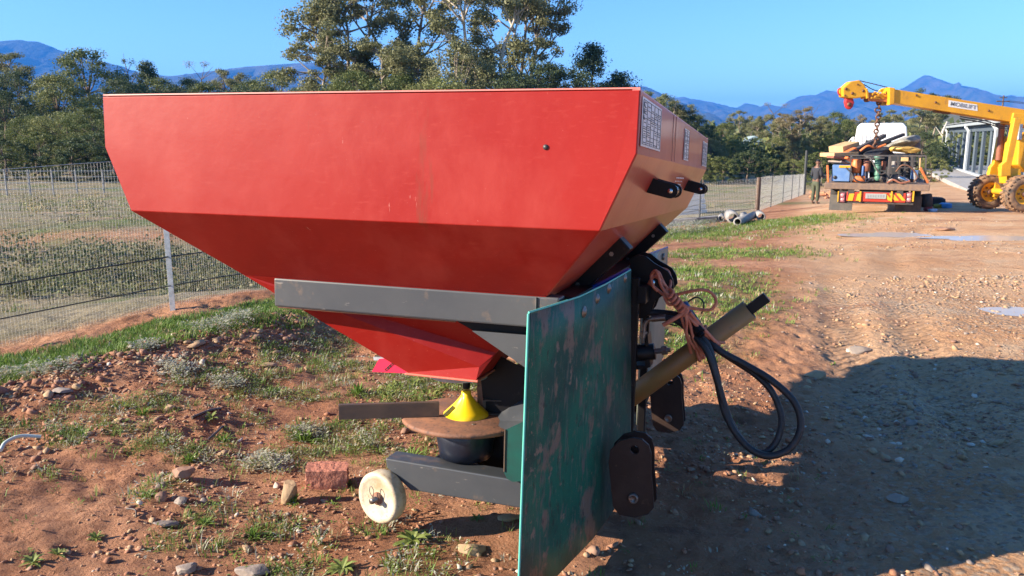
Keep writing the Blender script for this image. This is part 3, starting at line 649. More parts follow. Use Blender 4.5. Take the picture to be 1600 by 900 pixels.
# curved pale hose offcut
P = hit(22, 705, terrain); mb = MB(); pts = spline([(P[0] - .045, P[1] - .02, P[2] + .012), (P[0] - .05, P[1] + .03, P[2] + .03), (P[0] - .02, P[1] + .09, P[2] + .035), (P[0] + .05, P[1] + .12, P[2] + .02)], 6)
mb.tube(pts, .0085, 8); tag(mb.build('pipe_piece', mat('pale_green_plastic', (.5, .58, .5), .4)), 'short curved piece of pale plastic pipe at the left edge', 'pipe')
# dry twigs
for k, (x0, y0, x1, y1, r_, lb) in enumerate([(300, 655, 345, 640, .008, 'dark dry stick lying below the rubble ridge'), (325, 690, 348, 668, .006, 'short brown stick right of the open soil near the silvery weeds'), (198, 798, 213, 811, .003, 'thin straw coloured twig left of the sloping slab'), (585, 868, 700, 852, .0025, 'long thin dry stalk at the left foot of the shield')]):
    A = hit(x0, y0, terrain); B = hit(x1, y1, terrain); m_ = (A + B) / 2 + np.array([.01, .01, .015]); mb = MB(); mb.tube(spline([A + (0, 0, .008), m_, B + (0, 0, .006)], 5), r_, 6)
    tag(mb.build('stick', M_vane), lb, 'stick', 'dry sticks on the soil')

# ------------------------------------------------------------------ the spreader (its own axes: a to the hitch, b across, c up; origin at the near right rim corner)
_b = np.array([404, 161, 1230.]); _b /= np.linalg.norm(_b); _a = np.array([3850, -260, -1230.]); _a /= np.linalg.norm(_a)
def c2w(c_): return np.array([c_[0], -c_[2] * 0 + c_[2] * CT + c_[1] * ST, -c_[2] * ST + c_[1] * CT])
bw = c2w(_b); aw = c2w(_a); aw -= bw * (aw @ bw); aw /= np.linalg.norm(aw); cw = np.cross(aw, bw); cw /= np.linalg.norm(cw)
MO = at(1000, 141, 2.0); MM = np.array([aw, bw, cw])
BASE = np.array([-.75, 1.145, -1.49])                      # base point of the machine in its own axes
def L_(px, py, q):
    """point of the plane b = q seen at a pixel, in machine axes"""
    r = ray(px, py); t = (q - (CAM - MO) @ bw) / (r @ bw); return MM @ (CAM + r * t - MO)
def toworld(p): return MO + MM.T @ np.array(p, float)
root = bpy.data.objects.new('fertiliser_spreader', None); col.objects.link(root); root.empty_display_size = .2
mw = Matrix.Identity(4)
for i in range(3):
    for j in range(3): mw[i][j] = MM.T[i][j]
bp_ = toworld(BASE)
for i in range(3): mw[i][3] = bp_[i]
root.matrix_world = mw
tag(root, 'red twin disc fertiliser spreader with dark frame and green side shields standing on the soil', 'spreader')
def mbuild(mb, name, m, bevel=0, parent=root, label=None):
    o = mb.build(name, m, parent, bevel, sub=BASE)
    if label: o['label'] = label
    return o
def plate(name, pix, q, th, m, bevel=.002, parent=root, label=None):
    """plate in a plane b = q, thickness th away from the camera"""
    mb = MB(); mb.prism([L_(x_, y_, q) for x_, y_ in pix], (0, th, 0)); return mbuild(mb, name, m, bevel, parent, label)
def box(name, a0, a1, b0, b1, c0, c1, m, bevel=.003, parent=root, label=None):
    mb = MB(); mb.box(((a0 + a1) / 2, (b0 + b1) / 2, (c0 + c1) / 2), (a1 - a0, b1 - b0, c1 - c0)); return mbuild(mb, name, m, bevel, parent, label)
W = 2.29
# hopper: rim, vertical collar, two sloping tiers per side
rim = [(-1.72, 0), (0, 0), (0, W), (-1.72, W)]
lev = [[(-1.72, 0, 0), (0, 0, 0), (0, W, 0), (-1.72, W, 0)], [(-1.72, 0, -.159), (-.002, 0, -.159), (-.002, W, -.159), (-1.72, W, -.159)],
       [(-1.628, .002, -.36), (-.09, .002, -.36), (-.09, W - .002, -.36), (-1.628, W - .002, -.36)], [(-1.393, .25, -.58), (-.297, .25, -.58), (-.297, W - .25, -.58), (-1.393, W - .25, -.58)]]
def tiers(levels, sides, mi=0):
    mb = MB(); mb.cur = mi
    for l0, l1 in zip(levels[:-1], levels[1:]):
        for k in sides:
            k2 = (k + 1) % 4; mb.add([l0[k], l0[k2], l1[k2], l1[k]], [(0, 1, 2, 3)])
    return mb
def shell(mb, name, m, th=.004, **kw):
    o = mbuild(mb, name, m, 0, **kw); s = o.modifiers.new('solid', 'SOLIDIFY'); s.thickness = th; s.offset = 0; bev(o, .0035, 2); return o
def panel(name, polys, m, label=None, th=.005):
    mb = MB()
    vs = []; fs = []
    def vid(p):
        for i, q in enumerate(vs):
            if max(abs(q[j] - p[j]) for j in range(3)) < 1e-5: return i
        vs.append(p); return len(vs) - 1
    for poly in polys: fs.append([vid(tuple(p)) for p in poly])
    mb.add(vs, fs); o = mbuild(mb, name, m, 0, label=label)
    s = o.modifiers.new('solid', 'SOLIDIFY'); s.thickness = th; s.offset = 0; bev(o, .004, 3); return o
def side_polys(k, lv=lev):
    k2 = (k + 1) % 4
    if k in (0, 2):    # end panels: collar and middle tier are one flat sheet
        return [[lv[0][k], lv[0][k2], lv[1][k2], lv[2][k2], lv[2][k], lv[1][k]], [lv[2][k], lv[2][k2], lv[3][k2], lv[3][k]]]
    return [[lv[i][k], lv[i][k2], lv[i + 1][k2], lv[i + 1][k]] for i in range(3)]
panel('end_panel', side_polys(0), M_red, 'near end of the red hopper, scuffed and scratched in the sun')
panel('side_panel', side_polys(1), M_redside, 'hitch side of the hopper, dusty and streaked')
panel('end_panel', side_polys(2), M_red, 'far end of the red hopper'); panel('side_panel', side_polys(3), M_red, 'rear side of the red hopper')
mb = MB()       # folded rim lip, pointing inwards
for (p, q, nx_, ny_) in (((-1.72, 0), (0, 0), 0, 1), ((0, 0), (0, W), -1, 0), ((0, W), (-1.72, W), 0, -1), ((-1.72, W), (-1.72, 0), 1, 0)):
    mb.add([(*p, .0035), (*q, .0035), (q[0] + nx_ * .02, q[1] + ny_ * .02, .002), (p[0] + nx_ * .02, p[1] + ny_ * .02, .002)], [(0, 1, 2, 3)])
o = mbuild(mb, 'rim_lip', mat('rim_edge_highlight', (.62, .2, .16), .4)); s = o.modifiers.new('solid', 'SOLIDIFY'); s.thickness = .004  # lip coloured paler than the hopper to carry the sunlit rim line
box('hopper_divider', -1.4, -.3, W / 2 - .01, W / 2 + .01, -.62, -.25, M_red, .002)
# scratches and the small hole, painted as a dark disc, on the near end
mb = MB(); P = L_(853, 230, 0); mb.lathe((P[0], -.0028, P[2]), (0, -1, 0), [(0, .0075), (.0016, .0072), (.0018, 0)], 12); mbuild(mb, 'small_hole_disc', M_ink)
# twin funnels
def funnel(off, full):
    B0 = [(-1.393, .25 + off, -.58), (-.297, .25 + off, -.58), (-.297, 1.13 + off, -.58), (-1.393, 1.13 + off, -.58)]
    O0 = [L_(642, 583, .45), L_(747, 588, .45)]; pl, pr = O0[0][0], O0[1][0]; rz_ = (O0[0][2] + O0[1][2]) / 2
    out = [(pl, .43 + off, rz_), (pr, .43 + off, rz_), (pr, .43 + off + .27, rz_), (pl, .43 + off + .27, rz_)]
    # crease of the near facet: it folds along a line from the beam to the outlet
    k0 = (-1.23, .25 + off, -.58 - .004); polys = []
    cA = L_(749, 573, .44); cA = (cA[0], cA[1] + off, cA[2]); e1 = L_(775, 551, .47); e1 = (e1[0], e1[1] + off, e1[2])
    polys.append([B0[0], B0[1], e1, cA]); polys.append([B0[0], cA, out[1], out[0]]); polys.append([cA, e1, out[1]])
    polys.append([B0[1], B0[2], (e1[0], .86 + off, e1[2]), e1]); polys.append([e1, (e1[0], .86 + off, e1[2]), out[2], out[1]])
    polys.append([B0[2], B0[3], out[3], out[2]]) ; polys.append([(e1[0], .86 + off, e1[2]), B0[2], out[2]])
    polys.append([B0[3], B0[0], out[0], out[3]])
    panel('funnel', polys, M_red, 'near red funnel under the frame beam' if off == 0 else 'far red funnel', .004)
    mb = MB(); cx, cy = (pl + pr) / 2, .565 + off; mb.box((cx, cy, rz_ - .004), (pr - pl + .02, .29, .007)); mbuild(mb, 'outlet_rim', mat('bare_outlet_rim', (.6, .16, .11), .45, noise=(40, (.7, .5, .4), .6, .7)), .002)
    mb = MB(); mb.lathe((cx + .01, cy, rz_ - .030), (0, 0, 1), [(0, .105), (.022, .112)], 32); mb.lathe((cx + .01, cy, rz_ - .030), (0, 0, 1), [(0, 0), (.0, .105)], 32); mbuild(mb, 'outlet_disc', M_galv, 0)
    return cx, cy, rz_
FQ = funnel(0, 1); funnel(W / 2, 0)
# opening scale plate under the funnel
sp = plate('scale_plate', [(581, 581), (592, 561), (606, 560), (622, 566), (648, 584)], .46, .0025, M_pink, 0, label='bright pink opening scale plate')
mb = MB()
for k in range(3):
    for (x0, y0, x1, y1) in ((0, 0, 7, -5), (2, 3, 9, -2), (0, 0, 2, 3), (5, -4, 8, -1)):
        A = L_(601 + k * 3.5 + x0 * .8, 577 - k * 3.2 + y0 * .8, .4585); B = L_(601 + k * 3.5 + x1 * .8, 577 - k * 3.2 + y1 * .8, .4585); mb.bar(A, B, .0014, .0012, (0, 1, 0))
mbuild(mb, 'scale_digits', M_ink, 0, sp)
plate('scale_bracket', [(583, 558), (606, 559), (605, 564), (584, 563)], .47, .01, M_galv, 0)
# upper frame
def beam(name, q, m=M_grey):
    return box(name, -1.27, -.258, q, q + .07, -.685, -.586, m, .006)
beam('frame_beam', .25); beam('frame_beam', W - .32)
box('cross_beam', -.30, -.225, .32, W - .32, -.682, -.59, M_black, .004); box('cross_beam', -1.25, -1.18, .32, W - .32, -.682, -.59, M_black, .004)
for q in (.64, 1.65):        # saddle arms up the hitch side of the hopper
    mb = MB(); A = np.array((-.335, q, -.640)); B = np.array((-.128, q, -.435)); mb.bar(A, B, .075, .062, (-.7, 0, .7)); s_ = mbuild(mb, 'saddle_arm', M_black, .005)
    for t in (.25, .8):
        mb = MB(); p = A + (B - A) * t + np.array((0, -.0385, 0)); mb.lathe(p, (0, -1, 0), [(0, .008), (.006, .008), (.006, 0)], 6, False); mbuild(mb, 'bolt', M_steel, 0, s_)
plate('gusset', [(737, 517), (824, 524), (824, 577)], .275, .008, M_grey, .001)
mb = MB(); mb.prism([(-.62, .30, -.690), (-.26, .30, -.690), (-.26, .30, -.86)], (0, .008, 0)); mbuild(mb, 'gusset', M_black, .001)  # black sheet standing for the shadow strip under the beam
mb = MB(); mb.tube([(-.33, .247, -.683), (-.33, .247, -.589)], .0035, 6); mbuild(mb, 'weld_bead', M_grey)
mb = MB(); mb.tube([(-1.26, .26, -.6865), (-.9, .262, -.6865), (-.6, .262, -.6865)], .004, 6); mbuild(mb, 'weld_bead', M_rust)
# disc housing frame
plate('housing_panel', [(751, 590), (775, 553), (824, 579), (824, 640), (764, 657), (757, 656)], .60, .006, M_black, .001)
plate('housing_post', [(745, 590), (751, 588), (759, 656), (746, 657)], .60, .012, M_rust, .001)
mb = MB(); F1 = [L_(762, 657, .60), L_(820, 622, .60), L_(824, 658, .40), L_(790, 671, .40)]; mb.add(F1, [(0, 1, 2, 3)]); o = mbuild(mb, 'deflector_fold', M_grey); s = o.modifiers.new('s', 'SOLIDIFY'); s.thickness = .004
plate('inner_shield', [(789, 672), (824, 656), (823, 751), (801, 753), (792, 748), (787, 737)], .40, .004, M_teal, 0)
mb = MB(); e0 = [L_(789, 671, .397), L_(787.5, 737, .397)]; mb.bar(e0[0], e0[1], .003, .004); mbuild(mb, 'inner_shield_edge', M_vane)
# disc, vane, cone, shaft
def disc_unit(q0, dr, label):
    C = L_(712, 661, q0); C = np.array((C[0], q0 + dr, C[2])); Z_ = np.array((0, 0, 1.))
    mb = MB(); mb.lathe(C - (0, 0, .016), Z_, [(0, 0), (0, .218), (.004, .233), (.014, .235), (.020, .228), (.018, 0)], 64); d_ = mbuild(mb, 'spreading_disc', M_rust, label=label)
    def vane(phi, l0, l1):
        mb = MB(); u_ = np.array((math.cos(phi), math.sin(phi), 0)); n_ = np.array((-u_[1], u_[0], 0))
        A = C + u_ * l0 + n_ * .02; B = C + u_ * l1 + n_ * .02
        mb.bar(A + (0, 0, .03), B + (0, 0, .03), .003, .05); mb.bar(A + (0, 0, .0065) - n_ * .014, B + (0, 0, .0065) - n_ * .014, .027, .003); mb.bar(A + (0, 0, .0565) - n_ * .010, B + (0, 0, .0565) - n_ * .010, .021, .003)
        mbuild(mb, 'spreading_vane', M_vane, .0008)
    vane(math.pi + .50, .10, .455); vane(.32, .06, .30)
    c0 = C + (0, 0, .002); mb = MB(); prof = [(0, .083), (.004, .084), (.018, .070), (.042, .045), (.062, .028), (.075, .0185), (.092, .0165), (.092, .0)]
    n = 48; rows = []
    vs = []; 
    for (h_, r_) in prof:
        for k in range(n):
            th_ = k * 2 * math.pi / n; dd = 1 - .24 * math.exp(-((math.sin((th_ - 4.2) / 2) / .22) ** 2)) * (h_ < .07) * (h_ > .001)
            vs.append(c0 + np.array((math.cos(th_) * r_ * dd, math.sin(th_) * r_ * dd, h_)))
    fs = [(i * n + k, i * n + (k + 1) % n, (i + 1) * n + (k + 1) % n, (i + 1) * n + k) for i in range(len(prof) - 1) for k in range(n)]
    mb.add(vs, fs, True); mbuild(mb, 'agitator_cone', M_yplas)
    mb = MB(); mb.lathe(c0 + (0, 0, .1), Z_, [(0, .0135), (.14, .0135)], 16); mbuild(mb, 'agitator_shaft', M_black)
    mb = MB(); mb.lathe(C - (0, 0, .15), Z_, [(0, .0), (0, .095), (.03, .10), (.10, .112), (.132, .09), (.134, 0)], 40); mbuild(mb, 'gearbox', M_motor)
    for k in range(4): mb = MB(); mb.lathe(C + (math.cos(k * 1.57 + .6) * .12, math.sin(k * 1.57 + .6) * .12, .001), Z_, [(0, .007), (.004, .0065), (.004, 0)], 6, False); mbuild(mb, 'bolt', M_steel, 0, d_)
    return C
DC = disc_unit(.46, .1, 'near rusty spreading disc'); disc_unit(.46, .1 + W / 2, 'far rusty spreading disc')
box('gearbox_housing', DC[0] - .12, DC[0] + .30, .62, .68, -1.30, DC[2] - .02, M_black, .004)
box('gearbox_housing', DC[0] - .11, DC[0] + .18, W - .90, W - .30, -1.33, DC[2] - .03, M_black, .004)
mb = MB(); P0 = L_(655, 712, .45); mb.prism([L_(656, 716, .45), L_(656, 708, .45), L_(664, 703, .45), L_(664, 686, .45), L_(785, 690, .45), L_(785, 745, .45)], (0, .004, 0))
mb.v = [(x_, y_ + .19, z_) for x_, y_, z_ in mb.v]; mbuild(mb, 'motor_bracket', M_black)
# lower frame
def lower(off):
    A = L_(602, 716, .42); B = L_(812, 750, .42); A2 = L_(604, 731, .42); A3 = L_(641, 766, .42); B2 = L_(812, 792, .42)
    mb = MB(); top = (A[2] + B[2]) / 2
    pol = [(A[0], .42 + off, A[2]), (A2[0], .42 + off, A2[2]), (A3[0], .42 + off, A3[2]), (-.275, .42 + off, B2[2] - .006), (-.275, .42 + off, B[2] - .006)]
    mb.prism(pol, (0, .09, 0)); mbuild(mb, 'lower_beam', M_grey, .005)
lower(0); lower(W - .93)
box('lower_cross_beam', -.36, -.29, .44, W - .44, -1.36, -1.27, M_black, .004)
box('rear_cross_beam', -.80, -.73, .515, W - .515, -1.33, -1.27, M_black, .004)
# castor wheels
def wheel(q, lbl, first):
    P = L_(598, 772, .42); C = np.array((P[0], q, P[2])); Rr = .095; A_ = np.array((.26, .965, 0)); S_ = np.array((.965, -.26, 0)); w_0 = .056
    mb = MB(); mb.lathe(C, A_, [(.006, .0), (.006, .02), (.005, .066), (.001, .072), (-.002, .084), (.002, .091), (.008, Rr), (w_0 - .008, Rr), (w_0, .091), (w_0, .07), (w_0 - .01, .0)], 56)
    w_ = mbuild(mb, 'wheel', M_cream, label=lbl)
    mb = MB(); mb.lathe(C + A_ * .012, -A_, [(-.004, .024), (.014, .023), (.018, .012), (.018, 0)], 20); mbuild(mb, 'hub', M_rust, 0, w_)
    mb = MB(); mb.lathe(C - A_ * .03, A_, [(0, 0), (0, .011), (.12, .011)], 14); mbuild(mb, 'axle', M_steel, 0, w_)
    mb = MB(); mb.tube([p - A_ * .022 for p in spline([C + S_ * .004 + (0, 0, .008), C - S_ * .014 + (0, 0, .03), C - S_ * .010 + (0, 0, .052), C + S_ * .004 + (0, 0, .04), C + S_ * .002 + (0, 0, .012), C + S_ * .004 - (0, 0, .012)], 6)], .0014, 6); mbuild(mb, 'split_pin', M_steel, 0, w_)
wheel(.375, 'cream nylon parking wheel half sunk in weeds', 1); wheel(W - .42, 'far cream parking wheel', 0)
# near green shield: outer flap folded back, inner run along the machine's width
def shield(rows, name, m, label, th=.006):
    """rows: top and bottom points from the outer end inwards"""
    mb = MB(); n = len(rows); vs = []; K = 8
    for tp, bt in rows:
        for k in range(K + 1): vs.append(np.array(tp) * (1 - k / K) + np.array(bt) * (k / K))
    mb.add(vs, [(i * (K + 1) + k, (i + 1) * (K + 1) + k, (i + 1) * (K + 1) + k + 1, i * (K + 1) + k + 1) for i in range(n - 1) for k in range(K)], True)
    o = mbuild(mb, name, m, 0, label=label); s = o.modifiers.new('solid', 'SOLIDIFY'); s.thickness = th; s.offset = 0; return o
T = [L_(826, 490, .02), L_(868, 477, .17), L_(905, 465, .36), L_(945, 446, .60), L_(985, 423, .95)]
B = [L_(811, 907, .02), L_(842, 905, .17), L_(870, 899, .30), L_(925, 842, .55), L_(985, 760, .95)]
sh = shield(list(zip(T, B)), 'side_shield', M_green, 'near green sheet shield, scratched and muddy')
mb = MB()      # edge highlight painted on in mint, and blue liner along the top
mb.tube([T[0] + (0, -.003, .0), B[0] + (0, -.003, 0)], .0036, 6); mb.tube([t + (0, 0, .003) for t in T], .0032, 6)
mbuild(mb, 'shield_edge', mat('mint_edge_highlight', (.12, .50, .40), .35), 0, sh)
mb = MB(); mb.prism([L_(899, 463, .42), L_(985, 419, .98), L_(985, 426, .98), L_(905, 470, .42)], (-.012, .0, 0)); mbuild(mb, 'liner', M_blueedge, 0, sh)
for (px, py, q, r_) in ((912, 487, .40, .0155), (940, 467, .52, .0135), (961, 451, .64, .0155), (981, 435, .86, .015)):
    P = L_(px, py, q); 
    i = [k for k in range(4) if T[k][1] <= q][-1]; f_ = (q - T[i][1]) / (T[i + 1][1] - T[i][1]); tt = T[i] + (T[i + 1] - T[i]) * f_
    n_ = np.array((1, -(T[i + 1] - T[i])[0] / (T[i + 1] - T[i])[1], 0)); n_ /= np.linalg.norm(n_); C = np.array((tt[0], q, P[2])) + n_ * .003
    mb = MB(); mb.lathe(C, n_, [(0, r_ * 1.25), (.0025, r_ * 1.2), (.0025, r_ * .8), (.006, r_ * .7), (.008, r_ * .35), (.008, 0)], 18); mbuild(mb, 'bolt', M_steel, 0, sh)
P = L_(921, 655, .46); mb = MB(); pts = []; sl_ = (T[3] - T[2])[0] / (T[3] - T[2])[1]
for k in range(14):
    a_ = k * 2 * math.pi / 14; r_ = .022 * (1 + .35 * math.sin(k * 2.7)); xs_ = (T[2] + (T[3] - T[2]) * .42)[0] * .55 + (B[2] + (B[3] - B[2]) * .42)[0] * .45; pts.append((xs_ + .0042 + sl_ * math.cos(a_) * r_ * 2.6, .46 + math.cos(a_) * r_ * 2.6, P[2] + math.sin(a_) * r_ * 1.1))
mb.prism(pts, (.0022, 0, 0)); mbuild(mb, 'mud_patch', mat('dried_mud_patch', (.03, .085, .055), .8, bump=(90, .6, .003)), 0, sh)
T2 = [L_(1005, 401, 1.40), L_(1024, 394, 1.8), L_(1043, 387, 2.22)]; B2 = [L_(995, 664, 1.40), L_(1018, 610, 1.8), L_(1036, 556, 2.22)]
sh2 = shield(list(zip(T2, B2)), 'side_shield', M_farshield, 'far pale shield behind the hitch')
mb = MB(); mb.tube([t + (0, 0, .003) for t in T2], .004, 6); mbuild(mb, 'liner', M_blueedge, 0, sh2)
for (px, py, q) in ((1024, 411, 1.75), (1036, 401, 2.02)):
    P = L_(px, py, q); tt = T2[1]; C = np.array((P[0] + .002, q, P[2])); mb = MB(); mb.lathe(C, (1, 0, 0), [(-.004, .018), (.004, .018), (.008, .01), (.008, 0)], 14); mbuild(mb, 'bolt', M_steel, 0, sh2)
# headstock
for q in (.98, 1.31):
    box('headstock_upright', -.158, -.128, q, q + .03, -1.38, -.60, M_black, .003)
for k, q in enumerate((1.05, 1.20)):
    pix = [(984, 404), (997, 398), (1010, 401), (1022, 411), (1034, 418), (1044, 424), (1051, 436), (1053, 449), (1046, 458), (1034, 463), (1024, 470), (1018, 486), (1008, 497), (984, 499)]
    pl = plate('top_link_lug', pix, 1.10, .014, M_black, .002)
    pl.data = pl.data
    if k:
        for v in pl.data.vertices: v.co.y += .13
    else:
        P = L_(1018, 442, 1.098); mb = MB(); mb.lathe(P, (0, 1, 0), [(-.012, 0), (-.012, .014), (.16, .014), (.16, 0)], 14); mbuild(mb, 'top_link_pin', M_chrome)
box('headstock_bar', -.14, -.10, .98, 1.34, -.70, -.63, M_black, .003)
# lower hitch lugs: two cheek plates each with a hole, a pin and a flange to the frame
def hitch(off, dpx, label, mirror=0):
    out = [(951, 722), (954, 702), (968, 688), (988, 683), (1004, 686), (1014, 695), (1018, 708), (1018, 740), (1021, 772), (1022, 792), (1013, 803), (992, 808), (968, 804), (958, 790)]
    g = empty('lower_hitch_lug'); g.parent = root; 
    if label: g['label'] = label
    hole = L_(992, 702, .60)
    for k, dy in enumerate((0, .075)):
        P2 = [np.array(L_(x_, y_, .60)) for x_, y_ in out]
        # plate with a round hole: outer loop bridged to the hole loop
        n = len(P2); bm = bmesh.new(); N = 28; hr = .0155
        ou = []; Lr = sum(np.linalg.norm(P2[(i + 1) % n] - P2[i]) for i in range(n))
        import itertools
        dense = []
        for i in range(n):
            for t in (0, .5): dense.append(P2[i] * (1 - t) + P2[(i + 1) % n] * t)
        vo = [bm.verts.new((p[0], .60 + dy + off, p[2])) for p in dense]
        hc = hole
        vh = [bm.verts.new((hc[0] + hr * math.cos(math.atan2(p[2] - hc[2], p[0] - hc[0])), .60 + dy + off, hc[2] + hr * math.sin(math.atan2(p[2] - hc[2], p[0] - hc[0])))) for p in dense]
        m_ = len(dense)
        for i in range(m_):
            try: bm.faces.new((vo[i], vo[(i + 1) % m_], vh[(i + 1) % m_], vh[i]))
            except ValueError: pass
        bmesh.ops.recalc_face_normals(bm, faces=bm.faces)
        for v in bm.verts: v.co = Vector(np.array(v.co) - BASE)
        me = bpy.data.meshes.new('cheek_plate'); bm.to_mesh(me); bm.free(); o = link('cheek_plate', me, M_lug, g); s = o.modifiers.new('s', 'SOLIDIFY'); s.thickness = .013; s.offset = 0; bev(o, .0015, 2)
    bc_ = L_(990, 777, .60); bc_ = np.array((bc_[0], .60 + off, bc_[2])); mb = MB()
    mb.lathe(bc_, (0, -1, 0), [(-.1, .016), (.014, .0185), (.017, .016), (.017, .012), (.0145, .011), (.0145, 0)], 24); o = mb.build('hitch_pin', M_steel, g, 0, sub=BASE)
    mb = MB(); a0 = L_(952, 720, .6)[0]; mb.box((a0 - .085, .645 + off, -1.27), (.05, .05, .11)); mb.build('lug_bracket', M_black, g, .003, sub=BASE)
hitch(0, 0, 'near lower hitch lug with round hole and bolt'); hitch(1.0, 0, 'far lower hitch lug')
# lifting lugs on the hitch side of the hopper, each two rounded cheeks and a bright pin
for q in (.56, 1.70):
    g = empty('lifting_lug'); g.parent = root
    c0 = np.array((-.036, q, -.240)); dirv = np.array((.968, 0, -.25)); upv = np.array((.25, 0, .968)); Ln, Hh = .092, .0235
    for dy in (-.062, .062):
        mb = MB(); pts = [c0 + upv * Hh - dirv * .02, c0 - upv * Hh * 1.1 - dirv * .04]
        for k in range(9):
            a_ = -math.pi / 2 + k * math.pi / 8; pts.append(c0 + dirv * (Ln - Hh) + dirv * Hh * math.cos(a_) + upv * Hh * math.sin(a_))
        pts = [p + (0, dy - .006, 0) for p in pts]; mb.prism(pts, (0, .012, 0)); mb.build('cheek_plate', M_black, g, .002, sub=BASE)
    mb = MB(); C = c0 + dirv * (Ln - Hh); mb.lathe(C + (0, -.074, 0), (0, 1, 0), [(0, 0), (0, .008), (.02, .008), (.02, .018), (.128, .018), (.128, .008), (.148, .008), (.148, 0)], 20); mb.build('lug_pin', M_chrome, g, 0, sub=BASE)
    mb = MB(); mb.tube([c0 - dirv * .015 + (0, -.062, 0), c0 - dirv * .015 + (0, .062, 0)], .006, 8); mb.build('weld_bar', M_black, g, 0, sub=BASE)
# foil charts on the hitch side
def chart(q0, q1, r0, r1, rows_, cols_, lbl):
    mb = MB(); mb.box((.0040, (q0 + q1) / 2, (r0 + r1) / 2), (.0012, q1 - q0, r1 - r0)); s_ = mbuild(mb, 'chart_sticker', M_sticker, 0, label=lbl)
    mb = MB(); rr = random.Random(int(q0 * 100) + 9); w_ = q1 - q0; h_ = r1 - r0
    for k in range(rows_ + 1): mb.box((.0052, (q0 + q1) / 2, r0 + h_ * (.05 + .9 * k / rows_)), (.0008, w_ * .92, .0012))
    for k in range(cols_ + 1): mb.box((.0052, q0 + w_ * (.04 + .92 * k / cols_), (r0 + r1) / 2), (.0008, .0030, h_ * .9))
    for i in range(rows_):
        for j in range(cols_):
            for t in range(3):
                if rr.random() < .6:
                    L2 = w_ / cols_ * rr.uniform(.3, .7); mb.box((.0052, q0 + w_ * (.04 + .92 * (j + .5) / cols_), r0 + h_ * (.05 + .9 * (i + .22 + .28 * t) / rows_)), (.0008, L2, h_ * .9 / rows_ * .09))
    for k in range(3): mb.prism([(.0050, q0 + w_ * .06, r1 - h_ * (.10 + .13 * k)), (.0050, q0 + w_ * .13, r1 - h_ * (.19 + .13 * k)), (.0050, q0 + w_ * .03, r1 - h_ * (.18 + .13 * k))], (.0008, 0, 0))
    mbuild(mb, 'chart_print', M_ink, 0, s_)
chart(.025, .40, -.138, -.012, 5, 5, 'large foil sticker with a ruled spreading chart'); chart(1.09, 1.27, -.142, -.022, 6, 2, 'narrow foil sticker in the middle of the side'); chart(1.96, 2.24, -.145, -.025, 5, 4, 'foil chart sticker at the far end')
mb = MB(); rr = random.Random(4)
for k in range(5):     # illegible white lettering on the sloping tier
    q = 1.02 + .055 * k; z0 = -.20; 
    for j in range(3): mb.box((-.0005 - .43 * (.013 * j + .02) , q, z0 - .012 - .013 * j), (.0012, .034 if j != 1 else .016, .005))
mbuild(mb, 'side_lettering', M_sticker, 0)
mb = MB()             # seam of the collar sheets
for q in (.72, .80): mb.box((.0032, q, -.08), (.001, .004, .155))
mbuild(mb, 'panel_seam', mat('dark_seam', (.16, .03, .02), .5))
# hydraulic ram with fittings and hoses
mb = MB(); A = L_(985, 553, 1.05); B_ = L_(1023, 549, 1.05); ax = B_ - A; mb.lathe(A - ax * .6, ax, [(0, 0), (0, .033), (np.linalg.norm(ax) * 1.6, .033), (np.linalg.norm(ax) * 1.6, 0)], 28)
ram = mbuild(mb, 'hydraulic_ram', M_black)
mb = MB(); e = B_; u_ = ax / np.linalg.norm(ax); mb.prism([L_(1008, 533, 1.03), L_(1012, 522, 1.03), L_(1013, 534, 1.03), L_(1016, 574, 1.03), L_(996, 578, 1.03), L_(985, 576, 1.03), L_(985, 571, 1.03), L_(1008, 571, 1.03)], (0, .09, 0)); mb.build('ram_bracket', M_black, ram, .002, sub=BASE).matrix_parent_inverse = Matrix.Identity(4)
mb = MB(); mb.lathe(B_, u_, [(0, .012), (.028, .012), (.028, .019), (.05, .019), (.05, .010), (.062, .010), (.062, 0)], 6, False); mb.build('ram_bolt', M_steel, ram, .001, sub=BASE)
mb = MB(); pts = [L_(1006, 536, 1.05), L_(1006, 520, 1.05), L_(1007, 508, 1.05), L_(1013, 500, 1.05), L_(1022, 498, 1.05)]; mb.tube(spline(pts, 5), .0085, 12); P = L_(1006, 520, 1.05); mb.lathe(P - (0, 0, .018), (0, 0, 1), [(0, .0085), (0, .016), (.022, .016), (.022, .0085)], 6, False)
mb.tube([L_(1018, 498, 1.05), L_(1040, 496, 1.05)], .0135, 12); mb.build('elbow_fitting', M_steel, ram, 0, sub=BASE)
def hose(pts, r_, name='hydraulic_hose', m=M_rubber, label=None):
    mb = MB(); mb.tube(spline(pts, 8), r_, 12); return mbuild(mb, name, m, label=label)
hose([L_(985, 497, 1.12), L_(1010, 489, 1.12), L_(1035, 489, 1.12), L_(1060, 493, 1.10), L_(1080, 505, 1.06), L_(1095, 525, 1.02), L_(1108, 545, 1.0), L_(1118, 580, .98), L_(1133, 645, .95), L_(1160, 690, .93), L_(1195, 712, .92), L_(1232, 702, .94), L_(1251, 668, .96), L_(1241, 628, .98), L_(1205, 594, 1.0), L_(1165, 570, 1.02), L_(1128, 550, 1.03), L_(1108, 532, 1.05), L_(1090, 505, 1.07), L_(1076, 485, 1.09)], .0135, label='outer looped hose tied to the shaft')
